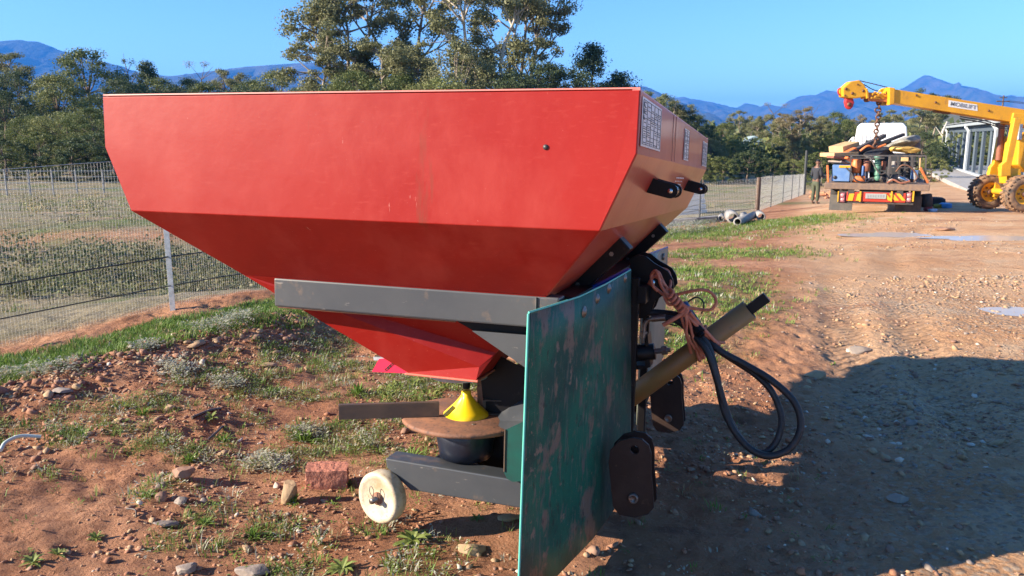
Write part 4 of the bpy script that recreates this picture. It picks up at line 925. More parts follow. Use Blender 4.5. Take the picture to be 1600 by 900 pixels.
hose([L_(1030, 496, 1.06), L_(1052, 499, 1.05), L_(1070, 510, 1.04), L_(1088, 528, 1.0), L_(1106, 552, .97), L_(1122, 600, .96), L_(1140, 655, .95), L_(1165, 695, .95), L_(1192, 708, .95), L_(1214, 688, .97), L_(1221, 652, .99), L_(1206, 612, 1.01), L_(1180, 585, 1.03), L_(1150, 565, 1.04), L_(1120, 545, 1.05), L_(1100, 522, 1.07)], .0125, label='inner looped hose tied to the shaft')
hose([L_(1062, 500, 1.1), L_(1070, 478, 1.1), L_(1085, 465, 1.1), L_(1096, 468, 1.1), L_(1100, 478, 1.1), L_(1096, 490, 1.1)], .0032, 'thin_cable')
hose([L_(1045, 506, 1.1), L_(1058, 508, 1.1), L_(1070, 497, 1.1)], .003, 'thin_cable')
mb = MB(); A = L_(1066, 476, 1.08); B_ = L_(1086, 512, 1.04); ax = B_ - A; l_ = np.linalg.norm(ax)
mb.lathe(A, ax, [(0, 0), (0, .024), (l_ * .35, .026), (l_ * .36, .021), (l_ * .7, .022), (l_ * .72, .027), (l_, .025), (l_, 0)], 18); mbuild(mb, 'hose_coupling', M_bluecap)
mb = MB(); A = L_(1078, 500, 1.02); B_ = L_(1094, 520, .99); ax = B_ - A; l_ = np.linalg.norm(ax); mb.lathe(A, ax, [(0, 0), (0, .022), (l_, .022), (l_ * 1.01, .013), (l_ * 1.2, .013), (l_ * 1.2, 0)], 8, False); mbuild(mb, 'hose_coupling', M_black)

# ------------------------------------------------------------------ drive shaft tied up with twine
sh_r = bpy.data.objects.new('drive_shaft', None); col.objects.link(sh_r); sh_r.matrix_world = mw
tag(sh_r, 'tan guarded drive shaft with a black square end tied up over the hitch', 'drive shaft')
A = L_(968, 633, 1.145); B_ = L_(1171, 484, 1.145); ax = B_ - A; u_ = ax / np.linalg.norm(ax)
mb = MB(); mb.lathe(A - u_ * .15, ax, [(0, .030), (0, .0415), (np.linalg.norm(ax) + .15, .0415), (np.linalg.norm(ax) + .15, .036), (0, .030)], 40); mb.build('guard_tube', M_tube, sh_r, 0, sub=BASE)
mb = MB(); C2 = L_(1202, 469.5, 1.145); mb.bar(B_ - u_ * .1, B_ + u_ * (np.linalg.norm(C2 - B_)), .040, .040); mb.build('splined_bar', M_black, sh_r, .002, sub=BASE)
mb = MB(); mb.tube([A - u_ * .38, A - u_ * .1], .022, 12); mb.build('inner_shaft', M_steel, sh_r, 0, sub=BASE)
# twine
mb = MB(); rt = .0062
def tw(pts, r_=rt): mb.tube(spline(pts, 7), r_, 7)
tube_d = u_; n1 = np.cross(u_, (0, 1, 0)); n1 /= np.linalg.norm(n1); n2 = np.array((0, 1., 0))
def around(px, py, turns, adv, tilt=0, ph=0):
    C = L_(px, py, 1.145); pts = []
    for k in range(int(turns * 12) + 1):
        a_ = k * math.pi / 6 + ph; pts.append(C + (n1 * math.cos(a_) + n2 * math.sin(a_)) * .0475 + u_ * (adv * k / (turns * 12) + tilt * math.cos(a_)))
    tw(pts)
around(1085, 547, 2.2, .045, .02); around(1095, 538, 1.6, .05, -.035, 1.); around(1103, 532, 1.5, -.02, .045, 2.)
tw([L_(1014, 442, 1.06), L_(1030, 455, 1.02), L_(1048, 470, 1.0), L_(1068, 487, .99), L_(1085, 505, .98), L_(1108, 528, 1.04), L_(1122, 541, 1.1)])
tw([L_(1018, 436, 1.06), L_(1028, 425, 1.04), L_(1036, 440, 1.02), L_(1050, 465, 1.0), L_(1062, 488, .99), L_(1072, 520, 1.0), L_(1080, 552, 1.05)])
tw([L_(1012, 446, 1.06), L_(1024, 432, 1.02), L_(1044, 452, 1.01), L_(1060, 472, .98), L_(1076, 500, .98), L_(1084, 530, 1.0), L_(1096, 556, 1.06)])
tw([L_(1032, 419, 1.12), L_(1044, 424, 1.12), L_(1048, 440, 1.10), L_(1046, 455, 1.04), L_(1052, 470, 1.0), L_(1070, 488, .98), L_(1095, 510, 1.0), L_(1121, 538, 1.05)])
tw([L_(1052, 462, 1.0), L_(1075, 456, .98), L_(1100, 453, .98), L_(1114, 460, .98), L_(1119, 473, .98), L_(1110, 484, .98), L_(1090, 483, .98), L_(1066, 478, .98), L_(1050, 470, 1.0)])
tw([L_(1036, 508, .97), L_(1045, 503, .97), L_(1062, 493, .97), L_(1074, 484, .97), L_(1066, 476, .97)], .0085); tw([L_(1070, 484, .97), L_(1073, 505, .98), L_(1073, 522, .99), L_(1086, 545, 1.03)])
tw([L_(1078, 488, .97), L_(1092, 505, 1.0), L_(1115, 530, 1.06), L_(1124, 540, 1.1), L_(1115, 550, 1.06), L_(1106, 552, 1.02)]); tw([L_(1028, 455, 1.0), L_(1020, 446, 1.0), L_(1018, 430, 1.02), L_(1026, 424, 1.0), L_(1034, 448, .99), L_(1046, 462, .98), L_(1058, 470, .98), L_(1046, 476, .98), L_(1038, 462, .99), L_(1042, 450, 1.0)])
for k in range(6):
    P = L_(1046 + k * 4.6, 458 + k * 5.6, .975); tw([P + (0, .02, .014), P + (.014, -.006, .004), P + (0, -.008, -.016), P + (-.014, .012, -.008), P + (-.006, .024, .012)])
tr_ = bpy.data.objects.new('twine', None)
o = mb.build('twine', M_twine, None, 0, sub=BASE); o.matrix_world = mw; bpy.data.objects.remove(tr_)
tag(o, 'orange baler twine knotted round the drive shaft and top link lug', 'twine')

# ------------------------------------------------------------------ fences
def fence_line(nodes, step):
    out = []
    for (x0, y0), (x1, y1) in zip(nodes[:-1], nodes[1:]):
        L2 = math.hypot(x1 - x0, y1 - y0); n = max(1, int(L2 / step))
        for k in range(n): out.append((x0 + (x1 - x0) * k / n, y0 + (y1 - y0) * k / n))
    out.append(nodes[-1]); return out
def basez(x, y): return float(base(x, y)[0])
fr = empty('wire_fence', (-2.69, 6.1, basez(-2.69, 6.1)))
tag(fr, 'long wire mesh fence passing behind the red hopper from the left edge to the man', 'fence')
fo = np.array(fr.location)
def fpart(mb, name, m, label=None, kind=None):
    o = mb.build(name, m, fr, 0, sub=fo)
    if label: o['label'] = label
    if kind: o['kind'] = kind
    return o
# fence posts: the near one is a galvanised angle post
def fence_pt(Yv):
    for (x0, y0), (x1, y1) in zip(FENCE[:-1], FENCE[1:]):
        if y0 <= Yv <= y1: return x0 + (x1 - x0) * (Yv - y0) / (y1 - y0), Yv
for Yv in (1.0, 6.1, 8.6, 11.2, 13.8, 16.3, 19.2, 23.0, 30.2, 34.3, 38.2, 42.0):
    x0, y0 = fence_pt(Yv); z0 = basez(x0, y0); mb = MB(); H_ = 1.22 if Yv != 23.0 else 1.3
    mb.box((x0, y0, z0 + H_ / 2 - .05), (.042, .006, H_ + .1)); mb.box((x0, y0 + .021, z0 + H_ / 2 - .05), (.006, .04, H_ + .1)); o = fpart(mb, 'post', M_galv if Yv < 12 else M_darkpost)
x0, y0 = FENCE[7]; z0 = basez(x0, y0); mb = MB(); mb.tube([(x0, y0, z0 - .1), (x0 + .01, y0, z0 + 1.2)], [.085, .075], 12); fpart(mb, 'post', M_wood, 'thick wooden straining post')
x0, y0 = FENCE[8]; z0 = basez(x0, y0); mb = MB(); mb.tube([(x0, y0, z0 - .1), (x0, y0, z0 + 2.5)], [.09, .07], 10); fpart(mb, 'post', M_darkpost, 'tall dark end pole')
for sc_, hs_, r_, nm, m_ in ((.42, (1.19,), .0022, 'top_wire', M_wire), (.42, (.43,), .0055, 'line_wire', M_darkpost), (.42, (.20,), .0045, 'line_wire', M_darkpost)):
    for h_ in hs_:
        mb = MB(); pts = fence_line(FENCE, .5); mb.tube([(x, y, basez(x, y) + h_ + .012 * math.sin(x * 3)) for x, y in pts], r_, 5); fpart(mb, nm, m_)
def mesh_wires(Y0, Y1, dv, dh, r_, name):
    """welded mesh: square-section wires"""
    V = []; Fc = []
    nodes = [p for p in FENCE if Y0 < p[1] < Y1]; nodes = [fence_pt(Y0)] + nodes + [fence_pt(Y1)]
    pts = np.array(fence_line(nodes, dv)); zb = base(pts[:, 0], pts[:, 1])
    q = np.array([(-1, -.6), (1, -.6), (0, 1.)]) * r_
    for (x, y), z in zip(pts, zb):
        i = len(V); V += [(x + a_, y + b_, z + .02) for a_, b_ in q] + [(x + a_, y + b_, z + 1.18) for a_, b_ in q]
        Fc += [(i, i + 1, i + 4), (i, i + 4, i + 3), (i + 1, i + 2, i + 5), (i + 1, i + 5, i + 4), (i + 2, i, i + 3), (i + 2, i + 3, i + 5)]
    nodes2 = np.array(fence_line(nodes, .6)); z2 = base(nodes2[:, 0], nodes2[:, 1])
    for h_ in np.arange(.04, 1.18, dh):
        i0 = len(V)
        for (x, y), z in zip(nodes2, z2): V += [(x, y - r_ * .6, z + h_ - r_), (x, y + r_, z + h_), (x, y - r_ * .6, z + h_ + r_)]
        for k in range(len(nodes2) - 1):
            a_ = i0 + 3 * k
            for j in range(3): j2 = (j + 1) % 3; Fc += [(a_ + j, a_ + j2, a_ + 3 + j2), (a_ + j, a_ + 3 + j2, a_ + 3 + j)]
    V = np.array(V) - fo; me = np_mesh(name, V, np.array(Fc), [M_wire]); o = link(name, me); o.parent = fr; o['kind'] = 'stuff'; return o
mesh_wires(-1.0, 17.0, .022, .032, .0007, 'wire_mesh'); mesh_wires(17.0, 45.0, .12, .15, .0032, 'wire_mesh')
# second fence far out in the field
f2 = empty('field_fence', (-26, 42, basez(-26, 42))); tag(f2, 'distant post and wire fence in the field below the left trees', 'fence'); fo2 = np.array(f2.location)
fpx = [(-40, 299), (-5, 298), (10, 298), (47, 299), (83, 297), (120, 296), (162, 294), (205, 292), (250, 291), (330, 289), (420, 288)]
prev = None
for px, py in fpx:
    P = at(px, py, 40.0 + (px - 100) * .012); P[2] = basez(P[0], P[1]); mb = MB(); mb.box((P[0], P[1], P[2] + .62), (.065, .065, 1.3)); mb.build('post', M_conc, f2, 0, sub=fo2)
    if prev is not None:
        for h_ in (.3, .62, .9, 1.2):
            mb = MB(); mb.tube([prev + (0, 0, h_), P + (0, 0, h_)], .014, 4); mb.build('line_wire', M_wire, f2, 0, sub=fo2)
    prev = P
# marker stake behind the hopper
P = at(227, 250, 38); P[2] = basez(P[0], P[1]); mb = MB(); mb.box((P[0], P[1], P[2] + 2.4), (.13, .13, 4.9)); tag(mb.build('pole', M_conc), 'thin pale pole poking up just above the left part of the hopper rim', 'pole')

# concrete kerb and pipes by the right-hand fence
A = hit(1030, 354); B = hit(1122, 345); mb = MB(); mb.bar(A + (0, 0, .06), B + (0, 0, .06), .22, .20); tag(mb.build('kerb_beam', M_conc, None, .01), 'long grey concrete beam lying along the fence foot behind the shield', 'beam')
def pipe(px, py, ang, ln, r_, label, d_el=0):
    P = hit(px, py); P = P + (0, 0, r_ * .9); dx_ = np.array((math.cos(R(ang)), math.sin(R(ang)), d_el)); mb = MB(); mb.lathe(P, dx_, [(0, r_ * .72), (0, r_), (ln, r_), (ln, r_ * .72), (0, r_ * .72)], 24)
    tag(mb.build('pipe', M_conc), label, 'pipe', 'concrete pipes on the grass')
pipe(1127, 347, 75, .8, .10, 'small dark mouthed concrete pipe nearest the grey beam'); pipe(1145, 349, 80, .9, .155, 'widest concrete pipe with its open end facing the machine')
pipe(1158, 348, 70, .9, .11, 'short pipe tucked behind the slanting one'); pipe(1189, 345, 78, .7, .115, 'open ended pipe farthest right at the edge of the grass')
P0 = hit(1152, 353); P1 = hit(1178, 345); mb = MB(); ax = (P1 + (0, 0, .16)) - (P0 + (0, 0, .10)); mb.lathe(P0 + (0, 0, .10), ax, [(0, .07), (0, .10), (np.linalg.norm(ax), .10), (np.linalg.norm(ax), .07), (0, .07)], 20); tag(mb.build('pipe', M_conc), 'light grey pipe lying aslant between the open ended ones', 'pipe', 'concrete pipes on the grass')
# white boards stacked beyond the fence
for k in range(5):
    P = hit(1066 + k * 3, 334); d_ = 27.5; A = at(1050, 338 - k * 8.2, d_); B = at(1096 - k * 1.5, 330 - k * 8.4, d_ + 1); mb = MB(); mb.bar(A, B, .5, .15); 
    tag(mb.build('board', M_signw, None, .005), ['lowest', 'second lowest', 'middle', 'second highest', 'topmost'][k] + ' white board of the stack beyond the fence under the hopper corner', 'board', 'white boards stacked beyond the fence')

# ------------------------------------------------------------------ truck
def Rz(a_): c_, s_ = math.cos(a_), math.sin(a_); return np.array([[c_, -s_, 0], [s_, c_, 0], [0, 0, 1.]])
TP = at(1371, 333, 19.5); HEAD = -R(24.0); TR = Rz(HEAD)                      # local x: to the right, y: forward, z: up
tk = empty('flatbed_truck', TP, HEAD); tag(tk, 'white cabbed flatbed truck loaded with scrap, seen from behind', 'truck')
def T_(px, py, ly):
    """truck axes point seen at a pixel, on the plane ly metres ahead of the tail"""
    n = TR @ np.array([0, 1., 0]); r = ray(px, py); t = (ly - (CAM - TP) @ n) / (r @ n); return TR.T @ (CAM + r * t - TP)
def tbox(name, px0, py0, px1, py1, ly, dp, m, parent=tk, bevel=.01, label=None, mb=None):
    A = T_(px0, py1, ly); B = T_(px1, py0, ly); own = mb is None; mb = mb or MB(); mb.box(((A[0] + B[0]) / 2, ly + dp / 2, (A[2] + B[2]) / 2), (B[0] - A[0], dp, B[2] - A[2]))
    if own:
        o = mb.build(name, m, parent, bevel)
        if label: o['label'] = label
        return o
def world_obj(mb, name, m, label, cat, group=None, bevel=.01):
    """a thing standing on the truck: geometry given in truck axes, object of its own"""
    V = np.array(mb.v); c_ = np.array([V[:, 0].mean(), V[:, 1].mean(), V[:, 2].min()])
    o = mb.build(name, m, None, bevel, sub=c_); o.location = TP + TR @ c_; o.rotation_euler.z = HEAD; return tag(o, label, cat, group)
deckL, deckR = T_(1288, 291, 0)[0], T_(1453, 291, 0)[0]; dz = T_(1370, 287, 0)[2]; dz0 = T_(1370, 297, 0)[2]
mb = MB(); mb.box(((deckL + deckR) / 2, 3.3, (dz + dz0) / 2), (deckR - deckL, 6.6, dz - dz0)); mb.build('deck', M_deck, tk, .015)
mb = MB(); mb.box((0, 3.6, dz0 - .12), (.9, 7.0, .18)); mb.build('chassis', M_truck, tk, .01)
mb = MB()
for x_ in (-.55, .55): mb.box((x_ + (deckL + deckR) / 2, .06, dz0 - .07), (.14, .10, .13))
mb.build('deck_bracket', M_truck, tk)
tbox('bumper_bar', 1309, 301, 1429, 317, .05, .06, M_truck)
bb = tbox('reflector_board', 1322, 302, 1416, 314, .02, .02, M_chevR)
for k, (x0, x1) in enumerate(((1324, 1332), (1337, 1344), (1385, 1391), (1395, 1402), (1406, 1412))):
    mb = MB(); mb.prism([T_(x0 + (3 if k > 1 else 0), 313.5, .008), T_(x1 + (3 if k > 1 else 0), 313.5, .008), T_(x1 - (6 if k > 1 else -3), 302.5, .008), T_(x0 - (6 if k > 1 else -3), 302.5, .008)], (0, .008, 0)); o = mb.build('yellow_stripe', M_chevY, tk)
for x0, x1 in ((1308, 1311), (1342, 1346), (1391, 1395), (1425, 1429)): tbox('yellow_bracket', x0, 299, x1, 315, -.02, .04, M_chevY, bevel=.002)
pl_ = tbox('number_plate', 1352, 303, 1385, 310, -.01, .02, M_plate, bevel=.003)
mb = MB()
for k in range(7): tbox('', 1355 + k * 4, 304.5, 1357.5 + k * 4, 308.5, -.014, .006, None, mb=mb)
mb.build('plate_print', M_signt, tk)
for x0, x1 in ((1312, 1321), (1416, 1425)):
    lt = tbox('tail_light', x0, 301, x1, 316, 0, .04, M_tail)
    mb = MB()
    for yy in (305, 312): P = T_((x0 + x1) / 2, yy, -.004); mb.lathe(P, (0, -1, 0), [(0, .045), (.006, .04), (.01, 0)], 12)
    mb.build('lamp_lens', mat('lamp_lens', (.55, .25, .25), .25), lt)
tbox('mudflap', 1295, 305, 1333, 328, .35, .02, M_flap, bevel=.004); tbox('mudflap', 1397, 307, 1441, 332, .35, .02, M_truck, bevel=.004)
def twheel(x_, y_, r_, w_, m=M_tyre2):
    g = empty('wheel'); g.parent = tk; mb = MB(); mb.lathe((x_ - w_ / 2, y_, r_), (1, 0, 0), [(0, r_ * .55), (0, r_ * .9), (w_ * .12, r_), (w_ * .88, r_), (w_, r_ * .9), (w_, r_ * .55)], 28); mb.build('tyre', m, g)
    mb = MB(); mb.lathe((x_ - w_ / 2 + .01, y_, r_), (1, 0, 0), [(0, 0), (.03, r_ * .3), (0, r_ * .5), (.02, r_ * .57), (w_ - .04, r_ * .57), (w_ - .02, 0)], 20); mb.build('rim', M_truck, g)
for x_ in (deckL + .22, deckL + .50, deckR - .50, deckR - .22): twheel(x_, 1.35, .36, .21)
for x_ in (deckL + .3, deckR - .3): twheel(x_, 6.3 + 1.2, .38, .24)
# cab
cy0 = 7.0; c1 = T_(1341, 193, cy0); c2 = T_(1416, 193, cy0); c3 = T_(1330, 252, cy0); c4 = T_(1420, 252, cy0); zb_ = .55; zt = c1[2]
xl, xr = c3[0], c4[0]; tl, tr2 = c1[0], c2[0]
mb = MB(); sec = [(xl, zb_), (xl, c3[2]), (tl - .02, zt - .12), (tl + .08, zt), (tr2 - .08, zt), (tr2 + .02, zt - .12), (xr, c4[2]), (xr, zb_)]
n = len(sec); vs = []
for (yy, sx_, dzt) in ((cy0, 1, 0), (cy0 + .5, 1.02, .02), (cy0 + 1.0, 1.0, -.06), (cy0 + 1.65, .94, -.75), (cy0 + 1.9, .9, -1.1)):
    cx = (xl + xr) / 2
    for (x_, z_) in sec: vs.append((cx + (x_ - cx) * sx_, yy, z_ + (dzt if z_ > 1.2 else 0) * ((z_ - 1.2) / (zt - 1.2) if z_ > 1.2 else 0)))
fs = [tuple(range(n)), tuple(range(5 * n - 1, 4 * n - 1, -1))] + [(i * n + k, (i + 1) * n + k, (i + 1) * n + (k + 1) % n, i * n + (k + 1) % n) for i in range(4) for k in range(n)]
mb.add(vs, fs); cab = mb.build('cab', M_white, tk, .04)
mb = MB(); a_ = T_(1339, 210.5, cy0); b_ = T_(1372, 211, cy0)
for (u0, v0, u1, v1) in ((1338, 210, 1372, 211.5), (1338, 210, 1340, 240), (1346, 212, 1347, 236), (1352, 212, 1353, 236), (1358, 212, 1359, 236)): tbox('', u0, v0, u1, v1, cy0 - .012, .02, None, mb=mb)
mb.build('cab_rib', mat('cab_groove', (.45, .45, .44), .5), cab)
tbox('rear_window', 1351, 219, 1376, 235, cy0 - .02, .03, M_glass, parent=cab)
mb = MB(); mb.prism([T_(1319, 228, cy0 + .9), T_(1332, 214, cy0 + .9), T_(1335, 214, cy0 + .9), T_(1330, 236, cy0 + .9), T_(1319, 236, cy0 + .9)], (0, .6, 0)); mb.build('side_window_visor', M_white, cab, .01)
mb = MB(); mb.prism([T_(1321, 228, cy0 + .87), T_(1330, 217, cy0 + .87), T_(1329, 233, cy0 + .87), T_(1321, 233, cy0 + .87)], (0, .02, 0)); mb.build('side_window', M_glass, cab)
# load rack at the tail
mb = MB()
def seg(px0, py0, px1, py1, ly, w_): mb.bar(T_(px0, py0, ly), T_(px1, py1, ly), w_, w_, (0, 1, 0.01))
seg(1328, 243, 1447, 243.5, .25, .035); seg(1447, 243, 1445, 286, .25, .035); seg(1329, 243, 1330, 286, .25, .03); seg(1328, 247, 1382, 247, .25, .025)
seg(1447, 243.5, 1436, 241, 2.6, .03); seg(1330, 238, 1436, 241, 2.6, .03); seg(1390, 250, 1440, 282, 1.2, .025); seg(1390, 282, 1440, 252, 1.2, .025)
for x_ in (1392, 1403, 1414, 1425, 1436): seg(x_, 244, x_, 284, 1.1, .028)
for y_ in (252, 262, 273): seg(1390, y_, 1440, y_, 1.1, .022)
world_obj(mb, 'cargo_rack', M_dark, 'dark welded rack frame standing at the tail of the truck deck', 'rack', bevel=0)
mb = MB(); tbox('', 1385, 244, 1393, 286, .2, .12, None, mb=mb); world_obj(mb, 'steel_post', M_dark, 'thick dark upright post in the middle of the truck rack', 'post')
mb = MB(); tbox('', 1299, 258, 1329, 283, .25, .75, None, mb=mb); bx = world_obj(mb, 'toolbox', M_bluebox, 'dented blue metal box with yellow strip at the left tail of the deck', 'box')
mb = MB(); P = T_(1304.5, 277, .24); V = np.array([(0, 0, 0)]); 
def onbox(o, mb, name, m): 
    lw = np.array(o.location); l0 = TR.T @ (lw - TP); return mb.build(name, m, o, 0, sub=l0)
mb.lathe(P, (0, -1, 0), [(0, .045), (.004, .045), (.004, 0)], 16); onbox(bx, mb, 'round_hole', M_ink)
mb = MB(); tbox('', 1311, 258.5, 1329, 262, .235, .02, None, mb=mb); onbox(bx, mb, 'yellow_strip', M_chevY)
def lump(name, px, py, ly, dims, m, label, cat, seed, rot=0, tilt=0, grp=None):
    C = T_(px, py, ly); rr = random.Random(seed); bm = bmesh.new(); bmesh.ops.create_icosphere(bm, subdivisions=3, radius=1)
    pl = [(Vector((rr.gauss(0, 1), rr.gauss(0, 1), rr.gauss(0, 1))).normalized(), rr.uniform(.5, .8)) for _ in range(12)]
    for v in bm.verts:
        for nn, dd in pl:
            q = v.co.dot(nn)
            if q > dd: v.co -= nn * (q - dd) * .95
        v.co *= rr.uniform(.96, 1.04)
        v.co = Vector((v.co.x * dims[0] / 2, v.co.y * dims[1] / 2, v.co.z * dims[2] / 2))
    me = bpy.data.meshes.new(name); bm.to_mesh(me); bm.free(); o = link(name, me, m); o.location = TP + TR @ C; o.rotation_euler = (0, tilt, HEAD + rot)
    return tag(o, label, cat, grp)
def cyl(name, px0, py0, px1, py1, ly, r_, m, label, cat, grp=None, ly1=None, prof=None):
    A = T_(px0, py0, ly); B = T_(px1, py1, ly if ly1 is None else ly1); ax = B - A; l_ = np.linalg.norm(ax); mb = MB()
    pr = prof or [(0, 0), (0, .8), (.06, 1), (.94, 1), (1, .8), (1, 0)]
    mb.lathe(A, ax, [(h_ * l_, q * r_) for h_, q in pr], 18); return world_obj(mb, name, m, label, cat, grp, 0)
cyl('gas_bottle', 1337, 270, 1339, 249, .5, .115, M_obag, 'left orange cylinder standing upright on the deck', 'cylinder', 'upright cylinders on the deck')
cyl('gas_bottle', 1353.5, 268, 1355, 250, .5, .09, M_brown, 'rusty brown cylinder standing right of the orange one', 'cylinder', 'upright cylinders on the deck')
mb = MB(); 
for px in (1336, 1341, 1352, 1357): mb.bar(T_(px, 285, .5), T_(px, 268, .5), .035)
world_obj(mb, 'trestle', M_signw, 'pale legs of the stand carrying the two upright cylinders', 'stand', bevel=0)
cyl('drum', 1333, 279.5, 1352, 280.5, .35, .085, M_obag, 'orange drum lying flat at the tail edge right of the blue box', 'drum')
cyl('exhaust_pipe', 1404, 277, 1419, 284, .3, .065, M_chrome, 'shiny metal cylinder lying at the tail right of the post', 'pipe'); lump('motor', 1399, 278, .4, (.24, .2, .24), M_dark, 'black motor lump beside the shiny cylinder', 'motor', 3); lump('bearing', 1391.5, 282, .22, (.12, .1, .13), M_stoneW, 'small pale round bearing at the foot of the post', 'bearing', 4)
mb = MB()
for k in range(5): P = T_(1371, 282 - k * 8, .5); mb.lathe(P, (0, 0, 1), [(0, .05 + .02 * (k % 2)), (.07, .09 - .02 * (k % 2)), (.12, .05)], 12)
world_obj(mb, 'pump', M_gdrum, 'dull green stacked pump column between the cylinders and the post', 'pump', bevel=0)
cyl('steel_tube', 1347, 283, 1349, 259, .42, .03, mat('blue_tube', (.06, .14, .35), .5), 'narrow blue tube between the orange and brown cylinders', 'tube')
lump('scrap_pile', 1362, 281, .55, (.40, .3, .16), M_dark, 'dark heap of fittings between the orange drum and the post', 'scrap', 7); lump('scrap_pile', 1378, 280, .5, (.22, .3, .22), M_dark, 'small dark scrap heap left of the thick post', 'scrap', 8)
mb = MB(); mb.box(((deckL + deckR) / 2 + .42, 1.9, dz + .34), (.95, 1.2, .68)); world_obj(mb, 'crate', mat('charcoal_crate', (.03, .032, .036), .7), 'large charcoal crate behind the rack bars on the right', 'crate', bevel=.02)
lump('tarp_bundle', 1345, 262, 1.6, (1.2, 1.4, .62), M_dark, 'dark load mass in the middle of the deck behind the cylinders', 'load', 12); lump('tarp_bundle', 1372, 240, 1.6, (1.0, 1.6, .42), mat('black_tarp', (.03, .03, .034), .6), 'black tarpaulin heap under the crossed beams', 'tarp', 9)
lump('wrapped_bundle', 1406, 224.5, 1.9, (1.0, .9, .38), M_tarp, 'dusty grey plastic wrapped block leaning on top of the load', 'bundle', 21, .1, -.28)
lump('yellow_case', 1414, 233, 1.3, (.75, .6, .24), mat('yellow_case', (.6, .36, .08), .6), 'dull yellow case under the grey wrapped block', 'case', 22); lump('wrapped_bundle', 1429, 228, 2.1, (.4, .6, .36), mat('grey_bag', (.16, .13, .12), .8), 'dark grey bag right of the wrapped block', 'bag', 23)
def plank(px0, py0, px1, py1, ly0, ly1, w_, h_, m, label, name='plank', cat='plank', grp='boards and beams on the load'):
    mb = MB(); mb.bar(T_(px0, py0, ly0), T_(px1, py1, ly1), w_, h_); world_obj(mb, name, m, label, cat, grp)
plank(1292, 242, 1330, 240, .6, 1.2, .5, .10, M_tan, 'lowest tan board sticking out past the left side of the deck'); plank(1297, 245, 1332, 250, .4, .8, .3, .06, M_brown, 'brown board under the lowest tan one'); plank(1306, 234, 1332, 226, 1.2, 1.6, .5, .17, M_tan, 'short thick tan board on top at the left')
plank(1318, 241, 1336, 232, .9, 1.1, .16, .07, M_obag, 'orange edged board beneath the thick tan board'); plank(1322, 246, 1332, 252, .4, .5, .14, .06, M_obag, 'small orange board end left of the rack')
plank(1326, 240, 1382, 212, .9, 2.0, .12, .10, M_dark, 'long dark beam rising to the right over the cylinders', 'beam', 'beam'); plank(1330, 242, 1412, 210, 1.0, 2.4, .10, .08, M_dark, 'longest thin dark beam crossing the load to the grey block', 'beam', 'beam'); plank(1334, 243, 1390, 222, 1.1, 2.2, .13, .09, M_dark, 'lower dark beam beneath the two rising ones', 'beam', 'beam')
plank(1304, 252, 1322, 258, .5, .9, .4, .05, M_stoneG, 'grey slab above the blue box'); lump('plastic_jug', 1326, 251, .6, (.2, .2, .2), mat('pale_green_jug', (.35, .45, .38), .4), 'pale green plastic jug above the right end of the blue box', 'jug', 31)
plank(1293, 258, 1294, 285, .2, .2, .05, .05, M_obag, 'orange upright stake at the left rear corner of the deck', 'stake', 'stake'); plank(1438, 262, 1450, 286, .2, .25, .06, .05, M_obag, 'orange bar leaning at the right rear corner of the deck', 'bar', 'bar'); plank(1438, 246, 1437, 266, .3, .3, .03, .03, M_tan, 'pale thin rod upright by the right rack post', 'rod', 'rod'); plank(1428, 262, 1430, 285, .35, .35, .08, .04, M_conc, 'pale grey upright strip inside the right end of the rack', 'strip', 'strip')
cyl('air_tank', 1290 + 157, 303, 1290 + 158, 323, 1.5, .14, M_truck, 'dark red brown tank hanging below the right side of the deck', 'tank')
for k, (pts, r_, mm, lb) in enumerate([([(1322, 262, .1), (1330, 270, .05), (1338, 282, 0), (1352, 285, .02), (1362, 280, .1)], .022, M_rubber, 'black hose looping over the tail between the blue box and the drum'), ([(1360, 246, .1), (1368, 262, .05), (1376, 272, .05), (1384, 270, .1)], .018, M_dark, 'dark cable hanging from the rack left of the thick post'),
    ([(1400, 268, .15), (1410, 258, .1), (1424, 262, .1), (1433, 276, .1), (1428, 284, .05)], .02, M_chain, 'rusty cable curling in front of the rack bars'), ([(1344, 236, 1.0), (1356, 228, 1.0), (1368, 231, 1.1), (1384, 226, 1.2)], .03, M_obag, 'orange strap lying across the black tarpaulin'), ([(1386, 286, -.02), (1396, 281, .0), (1408, 286, -.02), (1422, 283, 0)], .024, M_brown, 'brown pipe offcut curving along the tail edge right of the post')]):
    mb = MB(); mb.tube(spline([T_(*p) for p in pts], 5), r_, 7); world_obj(mb, 'hose', mm, lb, 'hose', 'hoses and cables on the load', 0)
for k, (x0, y0, x1, y1, mm, lb) in enumerate([(1366, 262, 1372, 274, M_gdrum, 'small green gearbox leaning on the pump column'), (1341, 284, 1346, 278, M_steel, 'little steel flange at the foot of the orange cylinder'), (1378, 252, 1384, 266, M_brown, 'rusty plate standing behind the left of the thick post'), (1394, 252, 1400, 262, M_conc, 'pale concrete coloured block behind the rack bars'), (1408, 246, 1420, 252, M_tan, 'tan offcut lying on the charcoal crate'), (1424, 266, 1434, 280, M_bluebox, 'faded blue panel behind the right rack bars')]):
    A = T_(min(x0, x1), max(y0, y1), .62); B = T_(max(x0, x1), min(y0, y1), .62); mb = MB(); mb.box(((A[0] + B[0]) / 2, .7, (A[2] + B[2]) / 2), (B[0] - A[0], .16, B[2] - A[2]), Rz(.3 * (k % 3 - 1))); world_obj(mb, 'scrap_part', mm, lb, 'scrap', 'scrap parts on the load')
